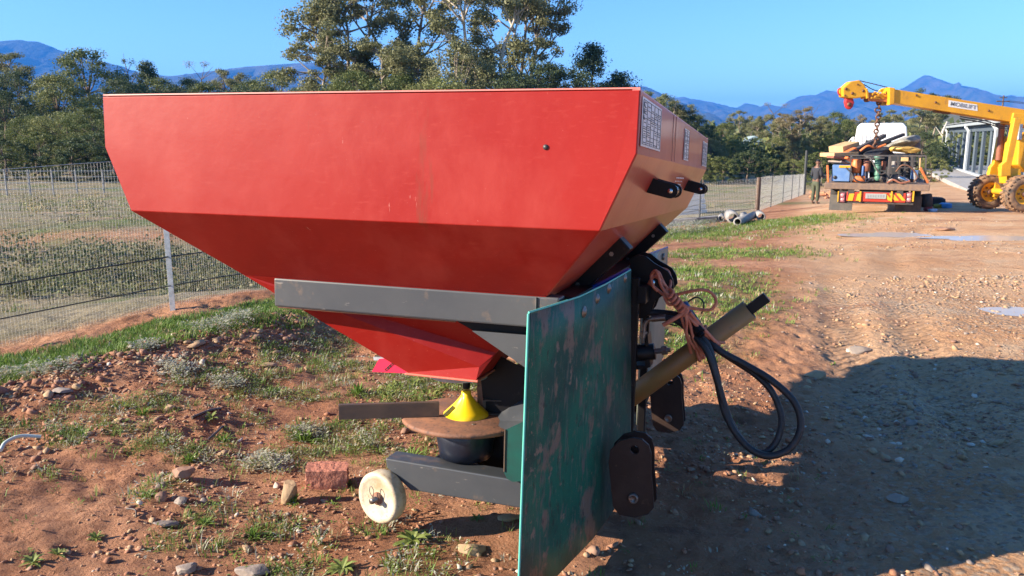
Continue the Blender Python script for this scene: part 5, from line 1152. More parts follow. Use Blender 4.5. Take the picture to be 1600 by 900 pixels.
# gear on the ground beside the truck
def gbox(name, px, py, dims, m, label, cat, seed):
    P = hit(px, py); rr = random.Random(seed); bm = bmesh.new(); bmesh.ops.create_icosphere(bm, subdivisions=2, radius=1)
    for v in bm.verts: v.co = Vector((max(-.75, min(.75, v.co.x)) * dims[0] / 1.5, max(-.75, min(.75, v.co.y)) * dims[1] / 1.5, max(-.7, min(.7, v.co.z)) * dims[2] / 1.4)) * rr.uniform(.9, 1.08)
    me = bpy.data.meshes.new(name); bm.to_mesh(me); bm.free(); o = link(name, me, m); o.location = (P[0], P[1], P[2] + dims[2] * .45); o.rotation_euler.z = rr.uniform(-.4, .4); tag(o, label, cat, 'gear on the ground beside the truck')
gbox('holdall', 1461, 322, (.5, .4, .28), M_jacket, 'black holdall on the ground right of the truck', 'bag', 1); gbox('cushion', 1467, 325, (.3, .25, .12), mat('olive_cloth', (.22, .22, .04), .8), 'olive yellow cloth bundle in front of the black holdall', 'cloth', 2)
gbox('carrier_bag', 1477, 325, (.3, .3, .16), mat('blue_plastic_bag', (.05, .25, .6), .4), 'bright blue bag rightmost of the gear by the truck', 'bag', 3); gbox('plastic_bag', 1457, 331, (.2, .16, .08), mat('pale_blue_bag', (.45, .55, .7), .4), 'small pale bag nearest the camera beside the truck', 'bag', 4); gbox('satchel', 1449, 330, (.18, .2, .45), mat('red_sack', (.25, .05, .06), .7), 'dark red sack leaning at the truck rear corner', 'sack', 5)
# rubble of orange bricks by the man
for k in range(26):
    rr = random.Random(100 + k); P = hit(1268 + rr.random() * 34, 312 - rr.random() * 9); P = P + (0, 0, rr.random() * .22)
    if k == 0:
        mb = MB(); mb.box((0, 0, 0), (.30, .15, .11)); b0 = mb.build('brick', mat('orange_brick', (.55, .24, .12), .85, noise=(5, (.42, .17, .09), .4, .7)), None, .008); o = b0
    else: o = b0.copy(); col.objects.link(o)
    o.location = P; o.rotation_euler = (rr.uniform(-.4, .4), rr.uniform(-.4, .4), rr.uniform(0, 3)); tag(o, 'loose orange brick in the tumbled heap between the man and the truck', 'brick', 'tumbled orange bricks by the man')

# ------------------------------------------------------------------ crane
CP_ = at(1597, 332, 19.5); cr = empty('mobile_crane', (CP_[0] + .6, CP_[1] + .7, CP_[2])); tag(cr, 'yellow mobile crane with its boom reaching left over the truck', 'crane'); co = np.array(cr.location)
def C_(px, py, Yv):
    r = ray(px, py); t = Yv / r[1]; return CAM + r * t
cyw = CP_[1]; yb = cyw + .75         # near wheel plane, boom plane
def cb(mb, name, m, bevel=.01, parent=cr, label=None):
    o = mb.build(name, m, parent, bevel, sub=co)
    if label: o['label'] = label
    return o
def cprism(pix, Yv, th, name, m, bevel=.01, parent=cr): mb = MB(); mb.prism([C_(x_, y_, Yv) for x_, y_ in pix], (0, th, 0)); return cb(mb, name, m, bevel, parent)
bt = [(1392, 137.5), (1398, 138), (1600, 170), (1680, 183), (1680, 222), (1600, 193), (1586, 191), (1398, 160), (1392, 160)]
boom = cprism([(1396, 139), (1600, 171), (1690, 185), (1690, 226), (1588, 192), (1396, 161)], yb - .19, .38, 'boom', M_cy, .012)
cprism([(1389.5, 136), (1399, 137.5), (1398, 163), (1389.5, 164.5)], yb - .23, .46, 'boom_collar', M_cy, .02, boom) ; cprism([(1584, 176), (1604, 178), (1604, 197), (1580, 193)], yb - .24, .48, 'boom_clamp', M_cy, .02, boom)
cprism([(1357, 144), (1392, 147), (1392, 160), (1357, 157)], yb - .12, .24, 'inner_boom', M_cor, .01)
hd = cprism([(1318, 151), (1317, 138), (1330, 127), (1343, 125), (1350, 131), (1356, 141), (1358, 143), (1358, 152), (1352, 151.5), (1340, 153.5), (1326, 153.5)], yb - .15, .30, 'boom_head', M_cy, .02)
cprism([(1353, 138), (1356, 138), (1358, 154), (1354.5, 154)], yb - .18, .36, 'head_strap', M_cy, .01, hd)
mb = MB()
for (px, py, r_) in ((1322, 139, .035), (1332, 146, .035), (1349, 142, .035), (1320, 149, .02), (1340, 132, .02)): mb.lathe(C_(px, py, yb - .155), (0, -1, 0), [(0, r_), (.01, r_), (.01, 0)], 10)
cb(mb, 'head_pin', M_chain, 0, hd)
mb = MB(); ring = [C_(1313.5 + 4 * math.cos(a_) + 1.2 * math.sin(a_), 144 + 5.5 * math.sin(a_), yb) for a_ in [k * math.pi / 8 for k in range(17)]]; mb.tube(ring, .02, 6, False); cb(mb, 'towing_ring', M_hook, 0, hd)
hb = cprism([(1322, 153), (1334, 154), (1335.5, 160), (1333, 168), (1328, 171.5), (1323, 168), (1321, 160)], yb - .07, .14, 'hook_block', M_hook, .03)
mb = MB(); mb.lathe(C_(1327.5, 163, yb - .10), (0, 1, 0), [(0, 0), (0, .05), (.2, .05), (.2, 0)], 14); cb(mb, 'sheave_pin', M_chain, 0, hb)
mb = MB()
for (a_, b_, c_, d_) in ((1362, 148, 1368, 144), (1366, 151, 1380, 149), (1370, 145, 1380, 154), (1372, 147, 1384, 151), (1360, 153, 1374, 154), (1374, 143, 1378, 140)): mb.bar(C_(a_, b_, yb - .14), C_(c_, d_, yb - .1), .07, .05)
cb(mb, 'telescope_bracket', M_cy, .01)
mb = MB(); mb.lathe(C_(1356, 156, yb - .06), (0, 1, 0), [(0, 0), (0, .055), (.12, .055), (.12, 0)], 14); cb(mb, 'guide_roller', M_chain, 0)
mb = MB(); mb.tube(spline([C_(1343, 126, yb), C_(1368, 132, yb), C_(1396, 139, yb)], 4), .012, 5); mb.tube(spline([C_(1350, 132, yb), C_(1364, 140, yb), C_(1378, 143, yb)], 4), .012, 5); cb(mb, 'hoist_cable', M_dark, 0)
# chain hanging down to the load
mb = MB(); zt_ = C_(1373, 158, yb)[2]; xb = C_(1373.5, 158, yb)[0]; zb2 = C_(1373, 230, yb)[2]; n = 13; lk = (zt_ - zb2) / n
for k in range(n):
    big = k in (2, 3); zc = zt_ - lk * (k + .5); hw = .055 if not big else .075; hh = lk * .62; pts = []
    for j in range(11):
        a_ = j * 2 * math.pi / 10; dx_, dz_ = hw * math.sin(a_), hh * math.cos(a_); pts.append((xb + (dx_ if k % 2 == 0 else dx_ * .25) + .012 * math.sin(k * 2.1), yb + (0 if k % 2 == 0 else dx_ * .97), zc + dz_))
    mb.tube(pts, .022, 5, False)
ch = cb(mb, 'lifting_chain', M_chain, 0)
mb = MB(); mb.box((xb, yb, zt_ + .02), (.12, .1, .16)); cb(mb, 'chain_shackle', M_chain, .01)
# maker's sign
s0, s1, s2, s3 = C_(1482.5, 156.5, yb - .195), C_(1527, 163.5, yb - .195), C_(1527.5, 173.5, yb - .195), C_(1482, 166.8, yb - .195)
mb = MB(); mb.prism([s0, s1, s2, s3], (0, .004, 0)); sg = cb(mb, 'name_board', M_signw, 0, boom)
fc = bpy.data.curves.new('lettering', 'FONT'); fc.body = 'MOBILIFT'; fc.size = 1; fc.extrude = .01; fc.align_x = 'CENTER'; fc.align_y = 'CENTER'; fc.offset = .008
fo_ = bpy.data.objects.new('lettering', fc); col.objects.link(fo_); bpy.context.view_layer.update(); wd = fo_.dimensions.x; me = bpy.data.meshes.new_from_object(fo_); bpy.data.objects.remove(fo_)
xdir = (s1 - s0); wl = np.linalg.norm(xdir); xdir /= wl; zdir = np.cross(xdir, (0, 1, 0)); k_ = wl * .90 / wd; hgt = .72 * k_; kz = np.linalg.norm(s3 - s0) * .58 / hgt; cen = (s0 + s2) / 2 + (0, -.004, 0) - zdir * (.0)
zdir = -zdir if zdir[2] < 0 else zdir
for v in me.vertices: p = cen + xdir * v.co.x * k_ + zdir * (v.co.y) * k_ * kz + np.array((0, -1, 0)) * v.co.z * .3 - co; v.co = p
lo = link('lettering', me, M_signt, sg)
mb = MB()
for dz_ in (0, .05): mb.tube(spline([C_(1592, 196, yb - .25) - (0, 0, dz_), C_(1570, 198, yb - .24) - (0, 0, dz_), C_(1540, 189, yb - .22) - (0, 0, dz_), C_(1500, 182, yb - .21) - (0, 0, dz_)], 5), .016, 6)
cb(mb, 'hydraulic_hose', M_rubber, 0)
for x0, y0 in ((1432, 149), (1462, 160), (1545, 173)): mb = MB(); P = C_(x0, y0, yb - .2); mb.lathe(P, (0, -1, 0), [(0, .03), (.012, .026), (.012, 0)], 8); cb(mb, 'boom_bolt', M_chain, 0, boom)
cprism([(1461, 172.6), (1486, 176.4), (1485, 178.5), (1463, 175.5)], yb - .08, .16, 'boom_guide', M_chain, .005, boom)
# front frame, arms, body
mb = MB()
cprism([(1562, 214), (1575, 212), (1569, 262), (1562, 276), (1545, 276), (1548, 262), (1553, 256)], yb + .55, .14, 'front_arm', M_cy, .015)
cprism([(1586, 184), (1596, 186), (1580, 262), (1580, 275), (1564, 276), (1565, 258), (1572, 252)], yb - .55, .14, 'front_arm', M_cy, .015)
cprism([(1579, 216), (1590, 216), (1586, 262), (1576, 282), (1566, 276), (1572, 256)], yb + .2, .12, 'front_arm', M_cy, .015); cprism([(1574, 222), (1580, 222), (1574, 262), (1568, 262)], yb, .1, 'strut', M_cy, .01)
cprism([(1592, 216), (1610, 206), (1680, 206), (1680, 262), (1608, 270), (1590, 258)], yb - .3, .6, 'engine_hood', M_cy, .03)
mb = MB(); mb.box((CP_[0] + 2.0, yb, CP_[2] + .72), (3.8, .5, .22)); cb(mb, 'chassis', M_cy, .02); mb = MB(); mb.box((CP_[0] + 3.6, yb, CP_[2] + 1.3), (.9, 1.0, .9)); cb(mb, 'counterweight', M_cy, .03)
mb = MB(); mb.box((CP_[0] + 2.55, yb, CP_[2] + 1.5), (.9, .9, 1.3)); cb(mb, 'driver_seat_frame', M_dark, .03)
cprism([(1556, 276), (1566, 276), (1562, 306), (1553, 308)], yb + .45, .12, 'axle_stand', M_cy, .01); cprism([(1577, 262), (1596, 264), (1596, 288), (1580, 288)], yb - .5, .5, 'axle_housing', M_cy, .02)
mb = MB(); mb.tube([C_(1566, 192, yb + .3), C_(1560, 250, yb + .35)], .07, 12); cb(mb, 'lift_ram', M_brown, 0); mb = MB(); mb.tube([C_(1594, 194, yb - .3), C_(1592, 218, yb - .3)], .06, 12); mb.tube([C_(1577, 192, yb + .35), C_(1576, 216, yb + .35)], .04, 10); cb(mb, 'lift_ram', M_galv, 0)
mb = MB(); mb.tube([(CP_[0], cyw - .1, CP_[2] + .45), (CP_[0], cyw + 1.75, CP_[2] + .45)], .08, 12); cb(mb, 'axle', M_cy, 0)
def cwheel(x_, y_, r_, w_, far=False, zoff=0):
    g = empty('wheel'); g.parent = cr; C = np.array((x_, y_, CP_[2] + r_ + zoff)); mb = MB(); n = 26
    mb.lathe(C - (0, w_ / 2, 0), (0, 1, 0), [(.03, r_ * .52), (0, r_ * .62), (0, r_ * .86), (w_ * .15, r_ * .95), (w_ * .85, r_ * .95), (w_, r_ * .86), (w_, r_ * .62), (w_ - .03, r_ * .52)], 40)
    cb(mb, 'tyre', M_tyre, 0, g); mb = MB()
    for k in range(n):
        a_ = k * 2 * math.pi / n; 
        for s_ in (-1, 1):
            a2 = a_ + (s_ * .11); u_ = np.array((math.cos(a2), 0, math.sin(a2))); t_ = np.array((-u_[2], 0, u_[0])); mb.bar(C + u_ * r_ * .955 + (0, s_ * w_ * .06, 0), C + u_ * r_ * .955 + (0, s_ * w_ * .5, 0) + t_ * .05 * 1, .06, r_ * .05, u_)
    cb(mb, 'tread_lugs', M_tyre, 0, g); mb = MB(); mb.lathe(C - (0, w_ / 2 - .02, 0), (0, 1, 0), [(.09, 0), (.05, r_ * .16), (.10, r_ * .2), (.10, r_ * .38), (.02, r_ * .48), (0, r_ * .55), (.02, r_ * .56)], 28); cb(mb, 'rim', M_cy, 0, g)
    mb = MB(); mb.lathe(C - (0, w_ / 2 - .02, 0), (0, 1, 0), [(.02, 0), (.02, r_ * .13), (.08, r_ * .16)], 16)
    for k in range(6): mb.lathe(C + (math.cos(k * 1.047) * r_ * .27, -w_ / 2 + .10, math.sin(k * 1.047) * r_ * .27), (0, 1, 0), [(-.02, 0), (-.02, .02), (.02, .02)], 6)
    cb(mb, 'hub', M_chain, 0, g)
P = C_(1597, 303, cyw); cwheel(P[0], cyw, .46, .32); P = C_(1543, 301, cyw + 1.35); cwheel(P[0], cyw + 1.35, .46, .32, True, -.04)
cwheel(CP_[0] + 3.4, cyw + .1, .5, .3); cwheel(CP_[0] + 3.4, cyw + 1.4, .5, .3)

# ------------------------------------------------------------------ the man
MPn = at(1273, 317, 31.0); MPn[2] = basez(MPn[0], MPn[1]) ; mscale = 31.0 * 69 / FP / 1.74
def figure(name, chains, m, parent, sub=2):
    """skin-modifier surface over joint chains: list of [(x,y,z,r), ...]; the first joint of the first chain is the root"""
    bm = bmesh.new(); ly = bm.verts.layers.skin.verify(); seen = {}
    def vert(p):
        k = tuple(round(c_, 4) for c_ in p[:3])
        if k not in seen:
            v = bm.verts.new(k); v[ly].radius = (p[3], p[4] if len(p) > 4 else p[3]); seen[k] = v
            if len(seen) == 1: v[ly].use_root = True
        return seen[k]
    for ch_ in chains:
        vs = [vert(p) for p in ch_]
        for a_, b_ in zip(vs[:-1], vs[1:]):
            if bm.edges.get((a_, b_)) is None: bm.edges.new((a_, b_))
    me = bpy.data.meshes.new(name); bm.to_mesh(me); bm.free(); o = link(name, me, m, parent)
    sk = o.modifiers.new('skin', 'SKIN'); sk.use_smooth_shade = True; s = o.modifiers.new('sub', 'SUBSURF'); s.levels = sub; s.render_levels = sub
    return o
man = empty('person', MPn, R(-60)); man.scale = (mscale,) * 3
tag(man, 'person in black beanie, charcoal jacket and olive trousers standing left of the truck', 'person')
# figure faces +y in its own axes; the right side is +x
pel = (0, 0, .92, .135, .10); hips = {}
arms = {}
body = [[(0, 0, .92, .13, .10), (0, .0, 1.08, .12, .09), (0, .01, 1.25, .14, .10), (0, .0, 1.40, .10, .08), (0, .01, 1.48, .055), (0, .03, 1.55, .065), (0, .035, 1.62, .088, .095), (0, .03, 1.68, .07, .075)]]
for s_ in (-1, 1):
    body.append([(0, 0, .92, .13, .10), (s_ * .09, 0, .84, .09), (s_ * .10, .01, .48, .055), (s_ * .11, -.02, .09, .038), (s_ * .115, .03, .03, .036), (s_ * .12, .13, .02, .028)])
    wr = (s_ * .17, .30, 1.04); body.append([(0, .0, 1.40, .10, .08), (s_ * .17, 0, 1.38, .055), (s_ * .22, -.02, 1.12, .042), (*wr, .026), (s_ * .16, .36, 1.03, .03, .018)])
    for k, (dx_, ln) in enumerate(((-.028, .062), (-.01, .075), (.009, .07), (.026, .055))): body.append([(s_ * .16, .36, 1.03, .03, .018), (s_ * .16 + dx_, .395, 1.028, .010), (s_ * .16 + dx_, .395 + ln * .6, 1.015, .009), (s_ * .16 + dx_, .395 + ln, .99, .007)])
    body.append([(*wr, .026), (s_ * .16 - s_ * .035, .335, 1.035, .010), (s_ * .16 - s_ * .05, .375, 1.03, .009)])
figure('body', body, M_skin, man)
jk = [[(0, 0, .86, .165, .12), (0, 0, 1.08, .15, .115), (0, .01, 1.25, .17, .125), (0, 0, 1.39, .13, .10), (0, .0, 1.45, .085)]]
for s_ in (-1, 1): jk.append([(0, 0, 1.39, .13, .10), (s_ * .175, 0, 1.375, .075), (s_ * .225, -.02, 1.12, .06), (s_ * .175, .25, 1.05, .045)])
figure('jacket', jk, M_jacket, man)
tr = [[(0, 0, .93, .15, .115), (0, 0, .86, .12, .10)]]
for s_ in (-1, 1): tr.append([(0, 0, .86, .12, .10), (s_ * .095, 0, .78, .10), (s_ * .105, .01, .48, .078), (s_ * .11, -.01, .10, .065)])
figure('trousers', tr, M_trouser, man)
figure('beanie', [[(0, .025, 1.655, .097, .105), (0, .02, 1.70, .085, .09), (0, .01, 1.735, .05)]], M_beanie, man)
for s_ in (-1, 1): figure('boot', [[(s_ * .112, -.03, .07, .05), (s_ * .115, .02, .04, .048, .04), (s_ * .12, .14, .032, .04, .03)]], M_shoe, man, 1)
mb = MB(); mb.bar((0, .128, 1.60), (0, .145, 1.575), .02, .03); mb.build('nose', M_skin, man, .004)
mb = MB()
for s_ in (-1, 1): mb.lathe((s_ * .092, .03, 1.61), (s_, 0, 0), [(0, .028), (.01, .03), (.014, 0)], 10)
mb.build('ear', M_skin, man)
mb = MB()
for s_ in (-1, 1): mb.lathe((s_ * .032, .118, 1.618), (0, 1, 0), [(0, .013), (.006, .01), (.009, 0)], 8)
mb.build('eye', M_ink, man); mb = MB(); mb.box((0, .121, 1.553), (.045, .01, .01)); mb.build('mouth', mat('lip', (.18, .06, .05), .5), man)

# ------------------------------------------------------------------ shed frame
sh0 = np.array([35.6, 59.0]); sd1 = np.array([48.9, 90.0]); dsh = sd1 - sh0; Ls = np.linalg.norm(dsh); dsh /= Ls; nsh = np.array([dsh[1], -dsh[0]])
shz = -2.1; sd_ = empty('shed', (*sh0, shz)); tag(sd_, 'open steel shed frame with white downpipes and a low white wall behind the crane', 'shed'); so = np.array([*sh0, shz])
def sp_(s_, w_, z_): p = sh0 + dsh * s_ + nsh * w_; return np.array([p[0], p[1], shz + z_])
Hs = 4.55
def sbar(name, m, *segs, w_=.25, h_=None, parent=sd_, bevel=0):
    mb = MB()
    for a_, b_ in segs: mb.bar(a_, b_, w_, h_ or w_)
    return mb.build(name, m, parent, bevel, sub=so)
M_sgrey = mat('shed_column_grey', (.09, .115, .14), .55); M_swhite = mat('shed_white', (.52, .56, .58), .5); M_sfas = mat('shed_fascia_grey', (.34, .38, .40), .5)
SL = Ls + 1
for s_ in np.linspace(-22, SL, 14): sbar('column', M_sgrey, (sp_(s_, .35, 0), sp_(s_, .35, Hs - .1)), w_=.24, h_=.24)
for s_ in (-20.5, -7, -.6 + .2, 15.3, Ls): sbar('downpipe', M_swhite, (sp_(s_, -.05, .3), sp_(s_, -.05, Hs - .55)), (sp_(s_, -.05, Hs - .6), sp_(s_, -.30, Hs - .25)), (sp_(s_, -.30, Hs - .3), sp_(s_, -.30, Hs)), w_=.19)
sbar('fascia', M_sfas, (sp_(-23, -.25, Hs + .05), sp_(SL, -.25, Hs + .05)), w_=.18, h_=.32); sbar('base_wall', M_swhite, (sp_(-23, 0, .18), sp_(SL, 0, .18)), w_=.35, h_=.5)
sbar('eave_beam', M_sgrey, (sp_(-23, .3, Hs - .35), sp_(SL, .3, Hs - .35)), w_=.22, h_=.55)
for s_ in np.linspace(-22, SL, 8): sbar('rafter', M_sgrey, (sp_(s_, .3, Hs - .2), sp_(s_, 9, Hs + 1.2)), (sp_(s_, 9, Hs + 1.2), sp_(s_, 18, Hs - .2)), w_=.2, h_=.4); sbar('column', M_sgrey, (sp_(s_, 18, 0), sp_(s_, 18, Hs - .2)), w_=.3)
mb = MB(); mb.add([sp_(-23, -.5, Hs + .24), sp_(SL, -.5, Hs + .24), sp_(SL, 3.5, Hs + .85), sp_(-23, 3.5, Hs + .85)], [(0, 1, 2, 3)]); o = mb.build('roof_sheet', mat('roof_sheet', (.42, .45, .46), .45), sd_, 0, sub=so); s = o.modifiers.new('s', 'SOLIDIFY'); s.thickness = .05
mb = MB(); mb.add([sp_(-24, -3, .02), sp_(SL, -3, .02), sp_(SL, 18, .02), sp_(-24, 18, .02)], [(0, 1, 2, 3)]); o = mb.build('slab', mat('slab_concrete', (.38, .37, .36), .85, noise=(.5, (.30, .27, .24), .4, .7)), None); s = o.modifiers.new('s', 'SOLIDIFY'); s.thickness = .3; s.offset = -1; tag(o, kind='structure')

# house in the trees and the power pole
P = at(1174, 236, 105); hs_ = empty('house', P); hs_.scale = (.6, .6, .55); tag(hs_, 'small white house with pale blue roof half hidden among the trees', 'house')
mb = MB(); mb.box((0, 0, .2), (4.6, 4, 4.2)); mb.build('wall', M_signw, hs_, .03); mb = MB(); mb.prism([(-2.8, -2.4, 2.2), (2.8, -2.4, 2.2), (0, -2.4, 3.6)], (0, 4.8, 0)); mb.build('roof', mat('pale_blue_roof', (.32, .42, .45), .5), hs_)
mb = MB(); mb.box((-1.2, -2.02, .6), (1, .05, 1.2)); mb.box((1.0, -2.02, .6), (1, .05, 1.2)); mb.build('window', M_glass, hs_); mb = MB(); mb.box((4.2, 1, -.4), (1.8, 2, 4)); mb.build('outbuilding_wall', M_stoneW, hs_)
P = at(1558, 240, 110); P[2] = -2.6; mb = MB(); zt2 = at(1558, 150, 110)[2]; mb.tube([P, (P[0], P[1], zt2)], [.16, .10], 8); pp_ = mb.build('power_pole', M_wood, None, 0); tag(pp_, 'thin wooden power pole with a crossarm above the crane boom', 'pole')
mb = MB(); mb.bar((P[0] - .9, P[1], zt2 - .8), (P[0] + .9, P[1], zt2 - .8), .14); mb.bar((P[0] - .5, P[1], zt2 - .3), (P[0] + .5, P[1], zt2 - .3), .12)
mb.build('crossarm', M_wood, pp_); 
mb = MB()
for s_ in (-.8, .8): mb.tube([(P[0] + s_, P[1], zt2 - .72), (P[0] + 35, P[1] + 20, zt2 - 2.2), (P[0] + 80, P[1] + 50, zt2 + .5)], .03, 4)
mb.build('cable', M_dark, pp_)
P = at(1220, 240, 100); zt2 = at(1218, 187, 100)[2]

# ------------------------------------------------------------------ trees
M_bark = mat('pale_gum_bark', (.30, .25, .19), .8, noise=(2, (.16, .12, .09), .4, .65, (1, 1, .4))); M_bark2 = mat('brown_bark', (.11, .08, .06), .9, noise=(3, (.18, .13, .1), .4, .7))
F1_ = leafmat('gum_leaf_grey_green', (.17, .18, .08), (.23, .22, .105), .6); F2_ = leafmat('bush_leaf_green', (.10, .13, .04), (.145, .165, .052), .6); F3_ = leafmat('dark_leaf', (.06, .088, .04), (.09, .115, .048), .6); F4_ = leafmat('olive_brown_leaf', (.20, .165, .085), (.24, .20, .11), .6)
F5_ = leafmat('light_olive_leaf', (.165, .19, .06), (.22, .225, .085), .6)
def make_tree(seed, H, style):
    r_ = random.Random(seed); ns = np.random.RandomState(seed); tb = MB(); clumps = []
    if style == 'gum':      # tall, open, clumps at the ends of rising limbs
        stems = r_.choice((1, 2, 2))
        for q in range(stems):
            lean = (r_.uniform(-.12, .12) + (q * .22 if stems > 1 else 0) * r_.choice((-1, 1)), r_.uniform(-.1, .1)); pts = [np.array((q * .3, 0, -.3))]; 
            for k in range(1, 9): t = k / 8; pts.append(np.array((q * .3 + lean[0] * H * t + r_.uniform(-.15, .15), lean[1] * H * t + r_.uniform(-.15, .15), H * .93 * t)))
            tb.tube(pts, [H * .016 * (1 - .85 * k / 8) + .02 for k in range(9)], 7)
            for k in range(3, 9):
                for j in range(2 if k < 7 else 3):
                    a_ = r_.uniform(0, 6.28); L1 = H * r_.uniform(.14, .34) * (1.15 - .5 * k / 8); e_ = r_.uniform(.25, 1.1); d = np.array((math.cos(a_) * math.cos(e_), math.sin(a_) * math.cos(e_), math.sin(e_)))
                    s0_ = pts[k] - np.array((0, 0, r_.uniform(0, H * .1))); m1 = s0_ + d * L1 * .5 + np.array((0, 0, .1)); e1 = s0_ + d * L1 + np.array((0, 0, L1 * .15)); tb.tube([s0_, m1, e1], [H * .006, H * .0045, H * .002], 5)
                    clumps.append((e1, H * r_.uniform(.032, .060)))
                    for i in range(3):
                        d2 = d + np.array([r_.uniform(-.8, .8) for _ in range(3)]); d2 /= np.linalg.norm(d2); e2 = m1 + d2 * L1 * r_.uniform(.4, .75); tb.tube([m1, e2], [H * .003, H * .0015], 4); clumps.append((e2, H * r_.uniform(.026, .052)))
        npc, ls = 190, H * .007 + .05
    elif style == 'sparse':
        pts = [np.array((0, 0, -.2))] + [np.array((r_.uniform(-.25, .25), r_.uniform(-.25, .25), H * k / 7)) for k in range(1, 8)]; tb.tube(pts, [H * .014 * (1 - .8 * k / 7) + .015 for k in range(8)], 6)
        for k in range(2, 8):
            for j in range(4):
                a_ = r_.uniform(0, 6.28); L1 = H * r_.uniform(.12, .26); e_ = r_.uniform(.5, 1.2); d = np.array((math.cos(a_) * math.cos(e_), math.sin(a_) * math.cos(e_), math.sin(e_))); e1 = pts[k] + d * L1; tb.tube([pts[k], e1], [H * .004, H * .0015], 4)
                if r_.random() < .55: clumps.append((e1, H * r_.uniform(.035, .06)))
        npc, ls = 110, H * .007 + .045
    else:
        wr_ = {'round': .36, 'shrub': .62, 'cone': .26, 'broad': .46}[style]; z0 = {'round': .16, 'shrub': .02, 'cone': .10, 'broad': .22}[style]
        pts = [np.array((0, 0, -.2))] + [np.array((r_.uniform(-.1, .1), r_.uniform(-.1, .1), H * .8 * k / 5)) for k in range(1, 6)]; tb.tube(pts, [H * .022 * (1 - .8 * k / 5) + .015 for k in range(6)], 6)
        N = {'round': 125, 'shrub': 90, 'cone': 100, 'broad': 125}[style]; lob = [(r_.uniform(0, 6.28), r_.uniform(.2, .95), r_.uniform(.75, 1.2)) for _ in range(8)]
        for i in range(N):
            t = r_.random() ** .8; zz = H * (z0 + (1 - z0) * t)
            pr = math.sin(math.pi * min(1, t * .93 + .07)) ** .6 if style != 'cone' else (1.05 - t) ** .8
            a_ = r_.uniform(0, 6.28); k_ = 1
            for la, lt, lk_ in lob: w_ = math.exp(-((a_ - la) / .8) ** 2 - ((t - lt) / .22) ** 2); k_ += (lk_ - 1) * w_ * 1.6
            rr_ = H * wr_ * pr * k_ * r_.uniform(.45, 1.0) ** .5; p = np.array((math.cos(a_) * rr_, math.sin(a_) * rr_, zz * (1 + .12 * (k_ - 1)))); clumps.append((p, H * r_.uniform(.035, .085)))
            if i % 5 == 0: q = pts[min(5, 1 + int(t * 4))]; tb.tube([q, (q + p) / 2 + (0, 0, -.05 * H), p], [H * .006, H * .004, H * .002], 4)
        npc, ls = 125, H * .007 + .055
    C = np.array([c_[0] for c_ in clumps]); Rc = np.array([c_[1] for c_ in clumps]); n = len(C) * npc
    d = ns.normal(0, 1, (n, 3)); d /= np.linalg.norm(d, axis=1)[:, None]; rad = ns.uniform(.15, 1.25, n) ** .7
    P = np.repeat(C, npc, 0) + d * (np.repeat(Rc, npc) * rad)[:, None] * np.array([1.15, 1.15, .8])
    u_ = d + ns.normal(0, .7, (n, 3)); u_ = np.cross(u_, ns.normal(0, 1, (n, 3))); u_ /= np.linalg.norm(u_, axis=1)[:, None]; w_ = np.cross(u_, d + ns.normal(0, .45, (n, 3))); w_ /= np.linalg.norm(w_, axis=1)[:, None] + 1e-9
    s_ = (ls * ns.uniform(.6, 1.3, n))[:, None]
    V = np.stack([P - u_ * s_ * .5, P + w_ * s_ * .38, P + u_ * s_ * .6 - np.array((0, 0, .12)) * s_, P - w_ * s_ * .38], 1).reshape(-1, 3); Fq = (np.array([0, 1, 2, 3])[None] + (np.arange(n) * 4)[:, None])
    top = V[:, 2].max(); V[:, 2] *= H / top
    bm = bpy.data.meshes.new('trunk'); bm.from_pydata([(a_[0], a_[1], a_[2] * H / top) for a_ in tb.v], [], tb.f); bm.polygons.foreach_set('use_smooth', [True] * len(tb.f)); bm.update()
    return bm, np_mesh('crown', V, Fq, [None], None), H
STY = {}
for nm, seed, H, st_ in (('gumA', 11, 10, 'gum'), ('gumB', 23, 10, 'gum'), ('gumC', 37, 10, 'gum'), ('roundA', 5, 8, 'round'), ('roundB', 6, 8, 'round'), ('broadA', 8, 8, 'broad'), ('shrubA', 15, 3, 'shrub'), ('coneA', 17, 8, 'cone'), ('sparseA', 19, 8, 'sparse'), ('roundC', 29, 8, 'round'), ('sparseB', 41, 8, 'sparse')): STY[nm] = make_tree(seed, H, st_)
tcount = {}; _mats = {}
def tree(nm, px, ptop, d, leaf, label, group, bark=M_bark2, wide=1.0, pbase=None, rz=None, name='tree'):
    """tree whose top shows at (px, ptop), standing d metres away"""
    tm, cm, H = STY[nm]; g_ = at(px, 240, d); bz = basez(g_[0], g_[1]); top = at(px, ptop, d)[2]; s_ = (top - bz) / H
    k = tcount.get(nm, 0); tcount[nm] = k + 1; o = empty(name, (g_[0], g_[1], bz), (k * 1.9 + .4) if rz is None else rz); o.scale = (s_ * wide, s_ * wide, s_); tag(o, label, 'tree' if name != 'bush' else 'bush', group)
    for part, me, m in (('trunk', tm, bark), ('crown', cm, leaf)):
        key = (me.name, m.name)
        if key not in _mats: c_ = me.copy(); c_.materials.clear(); c_.materials.append(m); _mats[key] = c_
        q = bpy.data.objects.new(part, _mats[key]); col.objects.link(q); q.parent = o
    return o
GL = 'trees beyond the left fence'; GC = 'tall eucalyptus clump behind the hopper'; GM_ = 'treetops behind the hopper rim'; GR = 'trees beyond the right-hand fence'
tree('gumB', 5, 82, 82, F1_, 'open crowned gum with round topped clumps at the far left edge', GL, M_bark2, 1.15)
tree('broadA', 40, 108, 74, F3_, 'dark tree filling the gap right below the leftmost gum', GL, wide=.95); tree('roundB', 55, 178, 62, F2_, 'low dark green tree at the foot of the left trees', GL, wide=1.5); tree('roundA', 150, 76, 80, F2_, 'tallest pointed dense green tree on the left', GL, wide=1.15)
